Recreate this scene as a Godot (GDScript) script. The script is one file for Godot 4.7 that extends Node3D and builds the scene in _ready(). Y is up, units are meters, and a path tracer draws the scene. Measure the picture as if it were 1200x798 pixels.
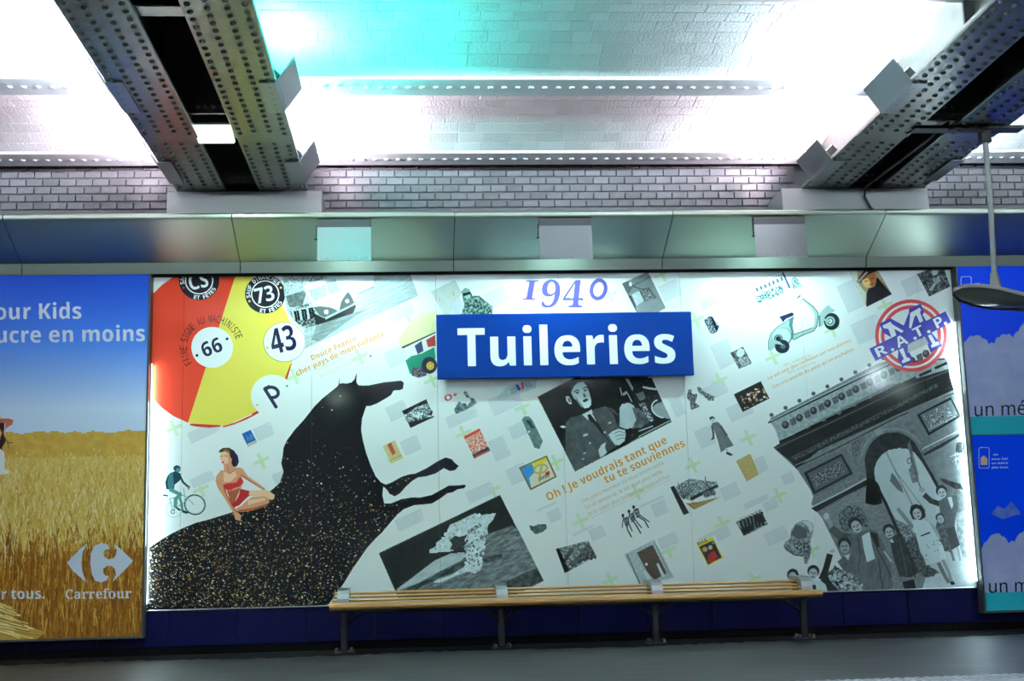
extends Node3D
# An underground station platform seen from across the tracks: history mural, name sign, bench, riveted ceiling beams.

var used := {}
var M := {}
var bay_rng := RandomNumberGenerator.new()

# ---------------------------------------------------------------- helpers
func numbered(called: String) -> String:
	if not used.has(called):
		used[called] = 0
		return called
	used[called] += 1
	return "%s_%03d" % [called, used[called]]

func tag(o: Node, label := "", category := "", group := "", kind := "") -> void:
	if label: o.set_meta("label", label)
	if category: o.set_meta("category", category)
	if group: o.set_meta("group", group)
	if kind: o.set_meta("kind", kind)

func thing(called: String, at: Vector3, label: String, category := "", group := "", kind := "") -> Node3D:
	var o := Node3D.new()
	o.name = numbered(called)
	o.position = at
	add_child(o)
	tag(o, label, category, group, kind)
	return o

func mb() -> SurfaceTool:
	var st := SurfaceTool.new()
	st.begin(Mesh.PRIMITIVE_TRIANGLES)
	st.set_smooth_group(-1)
	return st

func build(st: SurfaceTool, called: String, m: Material, parent: Node) -> MeshInstance3D:
	st.generate_normals()
	var o := MeshInstance3D.new()
	o.mesh = st.commit()
	o.material_override = m
	o.name = numbered(called) if parent == self else called
	parent.add_child(o, true)
	return o

func quad(st: SurfaceTool, a: Vector3, b: Vector3, c: Vector3, d: Vector3) -> void:
	# corners counter-clockwise as seen from outside
	for v in [a, c, b, a, d, c]:
		st.add_vertex(v)

func uvquad(st: SurfaceTool, a: Vector3, b: Vector3, c: Vector3, d: Vector3, u0: float, v0: float, u1: float, v1: float) -> void:
	var p := [a, b, c, d]
	var t := [Vector2(u0, v1), Vector2(u1, v1), Vector2(u1, v0), Vector2(u0, v0)]
	for i in [0, 2, 1, 0, 3, 2]:
		st.set_uv(t[i])
		st.add_vertex(p[i])

func box(st: SurfaceTool, lo: Vector3, hi: Vector3, ch := 0.0, x := Transform3D()) -> void:
	# a box from lo to hi with chamfered edges
	var c := (lo + hi) / 2.0
	var h := (hi - lo) / 2.0
	ch = minf(ch, minf(h.x, minf(h.y, h.z)) * 0.9)
	var ax := [Vector3(1, 0, 0), Vector3(0, 1, 0), Vector3(0, 0, 1)]
	for k in 3:
		var u: Vector3 = ax[(k + 1) % 3]
		var v: Vector3 = ax[(k + 2) % 3]
		var n: Vector3 = ax[k]
		var hu: float = h[(k + 1) % 3] - ch
		var hv: float = h[(k + 2) % 3] - ch
		for s in [-1.0, 1.0]:
			var o: Vector3 = c + n * h[k] * s
			var su: Vector3 = u * s
			quad(st, x * (o - su * hu - v * hv), x * (o + su * hu - v * hv), x * (o + su * hu + v * hv), x * (o - su * hu + v * hv))
	if ch <= 0.0:
		return
	for k in 3:
		var i := (k + 1) % 3
		var j := (k + 2) % 3
		var n: Vector3 = ax[k] * (h[k] - ch)
		for a in [-1.0, 1.0]:
			for b in [-1.0, 1.0]:
				var pa: Vector3 = c + ax[i] * h[i] * a + ax[j] * (h[j] - ch) * b
				var pb: Vector3 = c + ax[i] * (h[i] - ch) * a + ax[j] * h[j] * b
				if a * b > 0:
					quad(st, x * (pa - n), x * (pb - n), x * (pb + n), x * (pa + n))
				else:
					quad(st, x * (pa + n), x * (pb + n), x * (pb - n), x * (pa - n))
	for a in [-1.0, 1.0]:
		for b in [-1.0, 1.0]:
			for d in [-1.0, 1.0]:
				var p1 := x * (c + Vector3(h.x * a, (h.y - ch) * b, (h.z - ch) * d))
				var p2 := x * (c + Vector3((h.x - ch) * a, h.y * b, (h.z - ch) * d))
				var p3 := x * (c + Vector3((h.x - ch) * a, (h.y - ch) * b, h.z * d))
				for v in ([p1, p3, p2] if a * b * d > 0 else [p1, p2, p3]):
					st.add_vertex(v)

func tube(st: SurfaceTool, pts: PackedVector3Array, r: float, n := 10, caps := true, r_end := -1.0) -> void:
	var rings := []
	var up := Vector3(0.31, 0.87, 0.4)
	for i in pts.size():
		var t := (pts[mini(i + 1, pts.size() - 1)] - pts[maxi(i - 1, 0)]).normalized()
		var a := t.cross(up).normalized()
		var b := a.cross(t).normalized()
		var rr := r if r_end < 0 else lerpf(r, r_end, float(i) / (pts.size() - 1))
		var ring := []
		for k in n:
			var w := TAU * k / n
			ring.append(pts[i] + (a * cos(w) + b * sin(w)) * rr)
		rings.append(ring)
	st.set_smooth_group(1)
	for i in rings.size() - 1:
		for k in n:
			var l := (k + 1) % n
			quad(st, rings[i][k], rings[i + 1][k], rings[i + 1][l], rings[i][l])
	st.set_smooth_group(-1)
	if caps:
		for e in [0, rings.size() - 1]:
			for k in n:
				var l := (k + 1) % n
				for v in ([pts[e], rings[e][l], rings[e][k]] if e else [pts[e], rings[e][k], rings[e][l]]):
					st.add_vertex(v)

func lathe(st: SurfaceTool, prof: Array, n: int, x: Transform3D) -> void:
	# profile of Vector2(radius, height) from the bottom up, about the y axis
	st.set_smooth_group(1)
	for i in prof.size() - 1:
		for k in n:
			var a := TAU * k / n
			var b := TAU * (k + 1) / n
			var p: Vector2 = prof[i]
			var q: Vector2 = prof[i + 1]
			var p0 := Vector3(cos(a) * p.x, p.y, sin(a) * p.x)
			var p1 := Vector3(cos(b) * p.x, p.y, sin(b) * p.x)
			var q0 := Vector3(cos(a) * q.x, q.y, sin(a) * q.x)
			var q1 := Vector3(cos(b) * q.x, q.y, sin(b) * q.x)
			if p.x > 1e-6:
				for v in [x * p0, x * p1, x * q1]: st.add_vertex(v)
			if q.x > 1e-6:
				for v in [x * p0, x * q1, x * q0]: st.add_vertex(v)
	st.set_smooth_group(-1)

func extrude(st: SurfaceTool, poly: PackedVector2Array, x: Transform3D, depth: float) -> void:
	# outline in x/y pushed along z from 0 to depth
	var p := poly
	if Geometry2D.is_polygon_clockwise(p): p.reverse()
	var tri := Geometry2D.triangulate_polygon(p)
	for i in range(0, tri.size(), 3):
		var a := p[tri[i]]
		var b := p[tri[i + 1]]
		var c := p[tri[i + 2]]
		if (b - a).cross(c - a) < 0:
			var t := b
			b = c
			c = t
		for v in [a, c, b]: st.add_vertex(x * Vector3(v.x, v.y, depth))
		for v in [a, b, c]: st.add_vertex(x * Vector3(v.x, v.y, 0))
	for i in p.size():
		var a := p[i]
		var b := p[(i + 1) % p.size()]
		quad(st, x * Vector3(a.x, a.y, 0), x * Vector3(b.x, b.y, 0), x * Vector3(b.x, b.y, depth), x * Vector3(a.x, a.y, depth))

func along_x(poly: PackedVector2Array, st: SurfaceTool, x0: float, x1: float) -> void:
	# outline given as (z, y), pushed along x
	extrude(st, poly, Transform3D(Basis(Vector3(0, 0, 1), Vector3(0, 1, 0), Vector3(1, 0, 0)), Vector3(x0, 0, 0)), x1 - x0)

func mat(c: Color, rough: float, metal := 0.0, bump: Texture2D = null, bump_cm := 0.0, scale := 1.0) -> StandardMaterial3D:
	var m := StandardMaterial3D.new()
	m.albedo_color = c
	m.roughness = rough
	m.metallic = metal
	if bump:
		m.heightmap_enabled = true
		m.heightmap_texture = bump
		m.heightmap_scale = bump_cm
		m.uv1_triplanar = true
		m.uv1_world_triplanar = true
		m.uv1_scale = Vector3.ONE * scale
	return m

func glow(c: Color, e: float) -> StandardMaterial3D:
	var m := StandardMaterial3D.new()
	m.albedo_color = Color(0.9, 0.9, 0.9)
	m.emission_enabled = true
	m.emission = c
	m.emission_energy_multiplier = e
	return m

func noise_tex(freq: float, sd: int, oct := 4, stretch := Vector2i(512, 512), ramp: Gradient = null) -> NoiseTexture2D:
	var n := FastNoiseLite.new()
	n.seed = sd
	n.frequency = freq
	n.fractal_octaves = oct
	var t := NoiseTexture2D.new()
	t.width = stretch.x
	t.height = stretch.y
	t.seamless = true
	t.noise = n
	if ramp: t.color_ramp = ramp
	return t

func ramp(cs: Array, at: Array) -> Gradient:
	var g := Gradient.new()
	g.offsets = PackedFloat32Array(at)
	g.colors = PackedColorArray(cs)
	return g

func spot(at: Vector3, to: Vector3, c: Color, e: float, angle: float, soft: float, size: float, called: String, parent: Node = self) -> SpotLight3D:
	var l := SpotLight3D.new()
	l.name = called
	parent.add_child(l, true)
	var d := (to - at).normalized()
	l.look_at_from_position(at, to, Vector3.UP if absf(d.y) < 0.95 else Vector3.RIGHT)
	l.light_color = c
	l.light_energy = e
	l.spot_angle = angle
	l.spot_angle_attenuation = soft
	l.spot_range = 30.0
	l.spot_attenuation = 2.0
	l.light_size = size
	l.shadow_enabled = true
	return l

func area(at: Vector3, to: Vector3, c: Color, e: float, size: Vector2, called: String) -> AreaLight3D:
	var l := AreaLight3D.new()
	l.name = called
	add_child(l, true)
	var d := (to - at).normalized()
	l.look_at_from_position(at, to, Vector3.UP if absf(d.y) < 0.95 else Vector3.RIGHT)
	l.light_color = c
	l.light_energy = e
	l.area_size = size
	l.area_normalize_energy = true
	l.area_range = 30.0
	l.area_attenuation = 2.0
	l.shadow_enabled = true
	return l

# ---------------------------------------------------------------- the scene
# lamp strengths
const STRIP_E := 0.7
const FLAP_E := 2.2
const UP_E := 4.7
const BEAM_E := 3.0

const FLANGE_Y := 3.46
const JOIST_Y := 3.73
const CEILING_JOISTS := [0.254, 1.803, 3.318, 4.83, 6.35, 7.86, 9.37, 10.88, 12.4]   # far edge of each lower flange
const JOIST_WIDE := 0.30
const BEAMS := [[-6.62, -5.634], [-1.78, -0.794], [3.06, 4.047], [7.9, 8.887]]
const EAST := 13.4
const WEST := -11.0
const SOUTH := 13.9

func _ready() -> void:
	# camera
	var cam := Camera3D.new()
	cam.name = "camera"
	cam.fov = rad_to_deg(2.0 * atan(399.0 / 1529.5))
	cam.basis = Basis.from_euler(Vector3(0.16931, -0.07609, -0.02613), EULER_ORDER_YXZ)
	cam.position = Vector3(0, 0.61, 10.2)
	add_child(cam)
	cam.current = true
	# environment: underground, no sky
	var we := WorldEnvironment.new()
	we.name = "world_environment"
	var e := Environment.new()
	e.background_mode = Environment.BG_COLOR
	e.background_color = Color.BLACK
	e.tonemap_mode = Environment.TONE_MAPPER_LINEAR
	e.tonemap_exposure = 1.4
	e.sdfgi_enabled = true
	e.ssao_enabled = true
	e.ssil_enabled = true
	we.environment = e
	add_child(we)
	bay_rng.seed = 1940
	materials()
	station_shell()
	wall_bricks()
	ceiling_vaults()
	joists()
	beams()
	cornice()
	mural()
	posters()
	station_sign()
	bench()
	flap_lights()
	uplights()
	beam_lights()
	hanging_lamp()
	cables()

func materials() -> void:
	var fine := noise_tex(0.05, 3)
	var coarse := noise_tex(0.012, 5)
	M.steel_paint = mat(Color(0.47, 0.48, 0.455), 0.28, 0.8, coarse, 0.25, 0.9)
	M.joist_paint = mat(Color(0.80, 0.80, 0.81), 0.45, 0.0, coarse, 0.2, 0.9)
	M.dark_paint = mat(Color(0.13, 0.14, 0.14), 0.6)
	M.white_brick = []
	for k in 3:
		var v := 0.80 - 0.02 * k
		M.white_brick.append(mat(Color(v, v, v), 0.38, 0.0, fine, 0.35, 1.6))
	M.white_mortar = mat(Color(0.77, 0.77, 0.77), 0.45, 0.0, fine, 0.5, 1.6)
	M.grey_brick = []
	for k in 3:
		var v := 0.37 - 0.025 * k
		M.grey_brick.append(mat(Color(v, v * 0.985, v * 1.03), 0.4, 0.0, fine, 0.2, 1.6))
	M.grey_mortar = mat(Color(0.34, 0.335, 0.35), 0.5, 0.0, fine, 0.3, 1.6)
	M.block = mat(Color(0.50, 0.50, 0.505), 0.5, 0.1, coarse, 0.2, 0.8)
	M.brushed = mat(Color(0.57, 0.61, 0.56), 0.40, 1.0)
	M.satin = mat(Color(0.46, 0.49, 0.46), 0.5, 0.85)
	M.alu = mat(Color(0.62, 0.63, 0.63), 0.35, 0.9)
	M.alu_dark = mat(Color(0.24, 0.25, 0.25), 0.45, 0.6)
	M.flap = mat(Color(0.55, 0.56, 0.57), 0.34, 0.85)
	M.black = mat(Color(0.03, 0.03, 0.033), 0.85)
	M.black.metallic_specular = 0.15
	M.iron = mat(Color(0.10, 0.10, 0.11), 0.5, 0.4)
	M.blue_panel = mat(Color(0.01, 0.02, 0.17), 0.4)
	M.blue_panel.metallic_specular = 0.2
	M.sign_blue = mat(Color(0.0, 0.20, 0.53), 0.3)
	M.sign_blue.metallic_specular = 0.2
	M.sign_white = mat(Color(0.93, 0.95, 0.95), 0.35)
	var streak := noise_tex(0.02, 11, 5, Vector2i(512, 1024), ramp([Color(0.02, 0.025, 0.027), Color(0.06, 0.07, 0.074), Color(0.16, 0.175, 0.18)], [0.3, 0.52, 0.75]))
	M.floor = mat(Color(1, 1, 1), 0.5)
	M.floor.albedo_texture = streak
	M.floor.uv1_scale = Vector3(1, 1, 1)
	M.floor.heightmap_enabled = true
	M.floor.heightmap_texture = noise_tex(0.03, 12, 5, Vector2i(512, 1024))
	M.floor.heightmap_scale = 0.2
	M.dark_floor = mat(Color(0.05, 0.052, 0.053), 0.8, 0.0, coarse, 0.5, 2.0)
	M.dark_floor.metallic_specular = 0.2
	M.concrete = mat(Color(0.35, 0.34, 0.33), 0.8)
	M.edge = mat(Color(0.62, 0.63, 0.66), 0.6)
	M.tile = mat(Color(0.80, 0.80, 0.76), 0.25)
	M.wood = mat(Color(0.75, 0.57, 0.29), 0.32)
	M.wood.albedo_texture = noise_tex(0.03, 21, 4, Vector2i(64, 512), ramp([Color(0.78, 0.72, 0.66), Color(1, 1, 1)], [0.2, 0.8]))
	M.wood.uv1_triplanar = true
	M.wood.uv1_scale = Vector3(0.15, 8, 8)
	M.lamp_grey = mat(Color(0.50, 0.50, 0.49), 0.4, 0.35)
	M.lens = mat(Color(0.36, 0.38, 0.36), 0.15)

func slab(called: String, lo: Vector3, hi: Vector3, m: Material, parent: Node = self) -> MeshInstance3D:
	var st := mb()
	box(st, lo, hi)
	var o := build(st, called, m, parent)
	if parent == self: o.set_meta("kind", "structure")
	return o

func station_shell() -> void:
	slab("wall_back", Vector3(WEST, -1.3, -0.4), Vector3(EAST, 4.7, -0.03), M.concrete)
	slab("wall_front", Vector3(WEST, -1.3, SOUTH), Vector3(EAST, 4.7, SOUTH + 0.3), M.tile)
	slab("wall_left", Vector3(WEST - 0.3, -1.3, -0.4), Vector3(WEST, 4.7, SOUTH + 0.3), M.concrete)
	slab("wall_right", Vector3(EAST, -1.3, -0.4), Vector3(EAST + 0.3, 4.7, SOUTH + 0.3), M.concrete)
	slab("ceiling", Vector3(WEST, 4.3, -0.4), Vector3(EAST, 4.7, SOUTH + 0.3), M.concrete)
	# the platform, its floor drawn out along the wall by sweeping and wear
	var st := mb()
	uvquad(st, Vector3(WEST, 0, 3.7), Vector3(EAST, 0, 3.7), Vector3(EAST, 0, -0.03), Vector3(WEST, 0, -0.03), 0, 1.4, 3.0, 0)
	var f := build(st, "floor", M.floor, self)
	f.set_meta("kind", "structure")
	# darker strip with a ragged front edge along the foot of the wall
	st = mb()
	var ragged := []
	for i in 241: ragged.append(Vector3(-4.0 + i * 0.05, 0.002, 0.62 + bay_rng.randf_range(-0.06, 0.06) + 0.08 * sin(i * 0.13)))
	for i in 240:
		quad(st, ragged[i], ragged[i + 1], Vector3(ragged[i + 1].x, 0.002, -0.005), Vector3(ragged[i].x, 0.002, -0.005))
	build(st, "wall_foot_strip", M.dark_floor, f)
	slab("base", Vector3(WEST, -1.25, -0.03), Vector3(EAST, -0.004, 3.7), M.concrete, f)
	st = mb()
	box(st, Vector3(WEST, -0.3, 3.70), Vector3(EAST, 0.004, 4.1), 0.01)
	var n := 0
	for i in 90:
		for k in 4:
			var c := Vector3(-0.2 + i * 0.05, 0.004, 3.74 + k * 0.05)
			box(st, c - Vector3(0.012, 0.0, 0.012), c + Vector3(0.012, 0.005, 0.012), 0.003)
	build(st, "edge_strip", M.edge, f)
	slab("floor_trackbed", Vector3(WEST, -1.3, 3.7), Vector3(EAST, -1.05, 9.2), M.concrete)
	slab("floor_opposite", Vector3(WEST, -1.3, 9.2), Vector3(EAST, 0, SOUTH), M.concrete)
	# skirting of blue panels under the mural and the posters, black plinth below
	var b := thing("baseboard_back", Vector3.ZERO, "glossy dark blue panels along the wall foot", "", "", "structure")
	st = mb()
	box(st, Vector3(WEST, 0, -0.03), Vector3(EAST, 0.062, -0.005), 0.003)
	build(st, "plinth", M.black, b)
	var x := -6.04
	while x < 9.0:
		st = mb()
		box(st, Vector3(x + 0.0015, 0.062, -0.03), Vector3(x + 0.5185, 0.325, 0.0), 0.003)
		build(st, "panel", M.blue_panel, b)
		x += 0.52

func brick_meshes(l: float, h: float, d: float, ch: float, n: int, wob := 0.0014) -> Array:
	# bricks whose face looks along -z before turning, edges eased, faces a little uneven
	var out := []
	for k in n:
		var st := mb()
		var f := []
		for s in [Vector2(-1, -1), Vector2(1, -1), Vector2(1, 1), Vector2(-1, 1)]:
			f.append(Vector3(s.x * (l / 2 - ch), s.y * (h / 2 - ch), -d + bay_rng.randf_range(-wob, wob)))
		var r := []
		for s in [Vector2(-1, -1), Vector2(1, -1), Vector2(1, 1), Vector2(-1, 1)]:
			r.append(Vector3(s.x * l / 2, s.y * h / 2, -d + ch))
		quad(st, f[3], f[2], f[1], f[0])
		for i in 4:
			var j := (i + 1) % 4
			quad(st, r[i], f[i], f[j], r[j])
			quad(st, Vector3(r[i].x, r[i].y, 0), r[i], r[j], Vector3(r[j].x, r[j].y, 0))
		st.generate_normals()
		out.append(st.commit())
	return out

func put_brick(mesh: Mesh, m: Material, x: Transform3D, parent: Node) -> void:
	var o := MeshInstance3D.new()
	o.mesh = mesh
	o.material_override = m
	o.transform = x
	o.name = "brick"
	parent.add_child(o, true)

func wall_bricks() -> void:
	# grey painted brick wall above the cornice
	var w := thing("wall_upper", Vector3.ZERO, "grey painted brick band above the metal cornice", "", "", "structure")
	var st := mb()
	box(st, Vector3(WEST, 3.36, -0.03), Vector3(EAST, 4.3, 0.06))
	build(st, "mortar", M.grey_mortar, w)
	st = mb()
	box(st, Vector3(WEST, 2.9, -0.03), Vector3(EAST, 3.40, 0.02))
	build(st, "backing", M.dark_paint, w)
	var pitch := 0.128
	var row := 0.0635
	var mesh := brick_meshes(pitch - 0.007, row - 0.013, 0.022, 0.003, 5)
	var turn := Basis(Vector3(-1, 0, 0), Vector3(0, 1, 0), Vector3(0, 0, -1))
	for r in 7:
		var y: float = 3.4275 + row * (r + 0.5)
		var x := -3.4 + (0.064 if r % 2 else 0.0)
		while x < 5.3:
			if (x < -1.8 or x > -0.78) and (x < 3.1 or x > 4.02):
				put_brick(mesh[bay_rng.randi() % 5], M.grey_brick[bay_rng.randi() % 3], Transform3D(turn, Vector3(x, y, 0.06)), w)
			x += pitch

func ceiling_vaults() -> void:
	# shallow white-painted brick vaults between the joists
	var rise := 0.13
	var mesh_s := brick_meshes(0.197, 0.1, 0.012, 0.002, 4, 0.0006)
	var mesh_h := brick_meshes(0.126, 0.1, 0.012, 0.002, 4, 0.0006)
	var bays := [[WEST, -6.44], [-5.81, -1.6], [-0.977, 3.246], [3.86, 8.08], [8.7, EAST]]
	var seen_x := [[0, 0], [-3.9, -1.62], [-0.96, 3.23], [3.88, 6.2], [0, 0]]
	for j in CEILING_JOISTS.size():
		var z0: float = CEILING_JOISTS[j] + JOIST_WIDE / 2 + 0.01
		var z1: float = (CEILING_JOISTS[j + 1] if j + 1 < CEILING_JOISTS.size() else SOUTH) + JOIST_WIDE / 2 - 0.01
		z1 = minf(z1, SOUTH)
		for b in bays.size():
			var x0: float = bays[b][0]
			var x1: float = bays[b][1]
			var rows := 11
			var o := thing("ceiling_vault", Vector3.ZERO, "white painted brick vault between two riveted joists", "", "", "structure")
			var st := mb()
			var pts := []
			for i in rows + 1:
				var t := float(i) / rows
				pts.append(Vector2(lerpf(z0, z1, t), JOIST_Y + 0.045 + 4.0 * rise * t * (1.0 - t)))
			for i in rows:
				var p: Vector2 = pts[i]
				var q: Vector2 = pts[i + 1]
				quad(st, Vector3(x0, p.y, p.x), Vector3(x1, p.y, p.x), Vector3(x1, q.y, q.x), Vector3(x0, q.y, q.x))
			for i in rows:
				var p: Vector2 = pts[i]
				var q: Vector2 = pts[i + 1]
				quad(st, Vector3(x0, q.y + 0.1, q.x), Vector3(x1, q.y + 0.1, q.x), Vector3(x1, p.y + 0.1, p.x), Vector3(x0, p.y + 0.1, p.x))
			build(st, "mortar", M.white_mortar, o)
			if j > 1 or seen_x[b][0] == seen_x[b][1]:
				continue
			for i in rows:
				var p: Vector2 = pts[i]
				var q: Vector2 = pts[i + 1]
				var zaxis := Vector3(0, q.y - p.y, q.x - p.x)
				var len := zaxis.length()
				var tz := zaxis.normalized()
				var up := tz.cross(Vector3(1, 0, 0)).normalized()
				if up.y < 0: up = -up
				var x: float = seen_x[b][0] - bay_rng.randf() * 0.1
				while true:
					var long := bay_rng.randf() < 0.6
					var l := 0.2 if long else 0.129
					if x + l > seen_x[b][1]: break
					if x >= bays[b][0]:
						var sc := len / 0.1 - 0.03
						var bs := Basis(Vector3(1, 0, 0), tz * sc, up)
						var mesh: Array = mesh_s if long else mesh_h
						put_brick(mesh[bay_rng.randi() % 4], M.white_brick[bay_rng.randi() % 3], Transform3D(bs, Vector3(x + l / 2, (p.y + q.y) / 2 , (p.x + q.x) / 2) + up * bay_rng.randf_range(0.0085, 0.0098)), o)
					x += l

func rivets(st: SurfaceTool, at: Array, r: float, h: float, down := true) -> void:
	for p in at:
		var s := -1.0 if down else 1.0
		var x := Transform3D(Basis(Vector3(1, 0, 0), Vector3(0, s, 0), Vector3(0, 0, s)), p)
		lathe(st, [Vector2(r, 0), Vector2(r * 0.86, h * 0.55), Vector2(r * 0.5, h * 0.9), Vector2(0, h)], 9, x)

func joists() -> void:
	var spans := [[WEST, -6.44], [-5.81, -1.6], [-0.977, 3.246], [3.86, 8.08], [8.7, EAST]]
	for j in CEILING_JOISTS.size():
		for s in spans.size():
			var z: float = CEILING_JOISTS[j]
			var x0: float = spans[s][0]
			var x1: float = spans[s][1]
			var o := thing("ceiling_joist", Vector3.ZERO, "white riveted steel joist across the ceiling", "", "", "structure")
			var st := mb()
			box(st, Vector3(x0, JOIST_Y, z), Vector3(x1, JOIST_Y + 0.022, z + JOIST_WIDE), 0.004)
			build(st, "flange", M.joist_paint, o)
			st = mb()
			box(st, Vector3(x0, JOIST_Y + 0.022, z + 0.13), Vector3(x1, 4.28, z + 0.17))
			build(st, "web", M.joist_paint, o)
			if j < 4 and s > 0 and s < 4:
				var at := []
				var x := x0 + 0.24
				while x < x1 - 0.2:
					at.append(Vector3(x, JOIST_Y, z + 0.155))
					x += 0.0905
				st = mb()
				rivets(st, at, 0.02, 0.009)
				build(st, "rivets", M.joist_paint, o).set_meta("kind", "stuff")

func beams() -> void:
	for b in BEAMS.size():
		var x0: float = BEAMS[b][0]
		var x1: float = BEAMS[b][1]
		var o := thing("ceiling_beam", Vector3.ZERO, ["twin riveted steel beam beyond the left frame", "twin riveted steel beam carrying the small lit lamp", "twin riveted steel beam carrying the hanging lamp", "twin riveted steel beam beyond the right frame"][b], "", "", "structure")
		for k in 2:
			var a := x0 if k == 0 else x1 - 0.37
			var st := mb()
			box(st, Vector3(a, FLANGE_Y, 0.47), Vector3(a + 0.37, FLANGE_Y + 0.03, SOUTH), 0.004)
			build(st, "flange", M.steel_paint, o)
			# thicker cover plate riveted on from 1.6 m out
			st = mb()
			box(st, Vector3(a + 0.0, FLANGE_Y - 0.008, 1.75), Vector3(a + 0.37, FLANGE_Y, SOUTH), 0.002)
			build(st, "cover_plate", M.steel_paint, o)
			st = mb()
			box(st, Vector3(a + 0.175, FLANGE_Y + 0.03, 0.02), Vector3(a + 0.195, 4.28, SOUTH))
			build(st, "web", M.steel_paint, o)
			st = mb()
			for s in [-1.0, 1.0]:
				box(st, Vector3(a + 0.185 + (0.01 if s > 0 else -0.11), FLANGE_Y + 0.03, 0.47), Vector3(a + 0.185 + (0.11 if s > 0 else -0.01), FLANGE_Y + 0.042, SOUTH))
				box(st, Vector3(a + 0.185 + (0.01 if s > 0 else -0.022), FLANGE_Y + 0.042, 0.47), Vector3(a + 0.185 + (0.022 if s > 0 else -0.01), FLANGE_Y + 0.13, SOUTH))
			build(st, "angle", M.steel_paint, o)
			if b == 1 or b == 2:
				var at := []
				for r in 4:
					var rx: float = a + [0.038, 0.132, 0.236, 0.330][r]
					var z := 0.55 + (0.048 if r == 0 or r == 3 else 0.0)
					while z < 5.4:
						var gap: bool = z > 1.62 and z < 1.80
						if not gap: at.append(Vector3(rx, FLANGE_Y - (0.008 if z > 1.75 else 0.0), z))
						z += 0.096
				st = mb()
				rivets(st, at, 0.0185, 0.015)
				build(st, "rivets", M.steel_paint, o).set_meta("kind", "stuff")
		# plates tying the two halves together
		var gx0 := x0 + 0.195
		var gx1 := x1 - 0.195
		for z in [0.5, 2.05, 3.9, 6.2, 8.6, 11.0]:
			var st := mb()
			box(st, Vector3(gx0, FLANGE_Y + 0.05, z), Vector3(gx1, 4.28, z + 0.02))
			build(st, "diaphragm", M.steel_paint, o)
			if b == 1 or b == 2:
				st = mb()
				var at := []
				for i in 4: at.append(Vector3(lerpf(x0 + 0.42, x1 - 0.42, i / 3.0), FLANGE_Y + 0.1, z + 0.02))
				for p in at:
					lathe(st, [Vector2(0.018, 0), Vector2(0.014, 0.008), Vector2(0, 0.014)], 8, Transform3D(Basis(Vector3(1, 0, 0), Vector3(0, 0, 1), Vector3(0, -1, 0)), p))
				build(st, "rivets", M.steel_paint, o).set_meta("kind", "stuff")
		for z in ([3.62, 6.9] if b != 2 else [1.86, 4.4]):
			var st := mb()
			box(st, Vector3(x0 + 0.34, FLANGE_Y + 0.03, z), Vector3(x1 - 0.34, FLANGE_Y + 0.042, z + 0.125), 0.002)
			build(st, "batten_plate", M.steel_paint, o)
		# stone the beam rests on
		if b == 1 or b == 2:
			var k := thing("bearing_block", Vector3((x0 + x1) / 2, 3.25, 0), ["", "pale bearing block under the beam with the small lit lamp", "pale bearing block under the beam with the hanging lamp", ""][b], "block")
			var st := mb()
			box(st, Vector3(-0.567 if b == 1 else -0.66, -0.034, 0.064), Vector3(0.60 if b == 1 else 0.52, 0.208, 0.485), 0.006)
			build(st, "block_body", M.block, k)
	# haunch plate where the third joist meets the beam, its unlit side painted dark
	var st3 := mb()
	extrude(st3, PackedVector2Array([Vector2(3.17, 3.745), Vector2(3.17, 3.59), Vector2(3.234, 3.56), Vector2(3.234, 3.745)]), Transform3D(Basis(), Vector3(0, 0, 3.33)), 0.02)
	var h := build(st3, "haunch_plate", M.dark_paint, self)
	tag(h, "haunch plate hanging under the ceiling joist beside the beam, its unlit side painted dark", "plate")

func cornice() -> void:
	var c := thing("trim_1", Vector3.ZERO, "brushed steel cornice sloping out above the mural", "", "", "structure")
	var seams := [-9.66, -8.0, -6.34, -4.68, -3.01, -1.345, 0.32, 1.99, 3.66, 5.33, 7.0, 8.67, 10.3]
	for i in seams.size() - 1:
		var x0: float = seams[i] + 0.0035
		var x1: float = seams[i + 1] - 0.0035
		var st := mb()
		# outline in (z, y)
		along_x(PackedVector2Array([Vector2(0.136, 2.985), Vector2(0.615, 3.196), Vector2(0.628, 3.204), Vector2(0.632, 3.214), Vector2(0.632, 3.236), Vector2(0.625, 3.246), Vector2(0.56, 3.246), Vector2(0.56, 3.232), Vector2(0.6, 3.228), Vector2(0.6, 3.206), Vector2(0.125, 2.994)]), st, x0, x1)
		var pn := build(st, "panel", M.brushed, c)
		st = mb()
		along_x(PackedVector2Array([Vector2(0.112, 2.902), Vector2(0.136, 2.985), Vector2(0.125, 2.994), Vector2(0.098, 2.905)]), st, x0, x1)
		build(st, "fascia", M.satin, pn)
	var st2 := mb()
	along_x(PackedVector2Array([Vector2(0.02, 3.0), Vector2(0.10, 3.0), Vector2(0.56, 3.203), Vector2(0.56, 3.215), Vector2(0.02, 3.215)]), st2, WEST, EAST)
	build(st2, "backing", M.dark_paint, c)
	st2 = mb()
	along_x(PackedVector2Array([Vector2(0.0, 2.955), Vector2(0.10, 2.955), Vector2(0.12, 3.0), Vector2(0.0, 3.0)]), st2, WEST, EAST)
	build(st2, "ledge", M.dark_paint, c)

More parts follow.
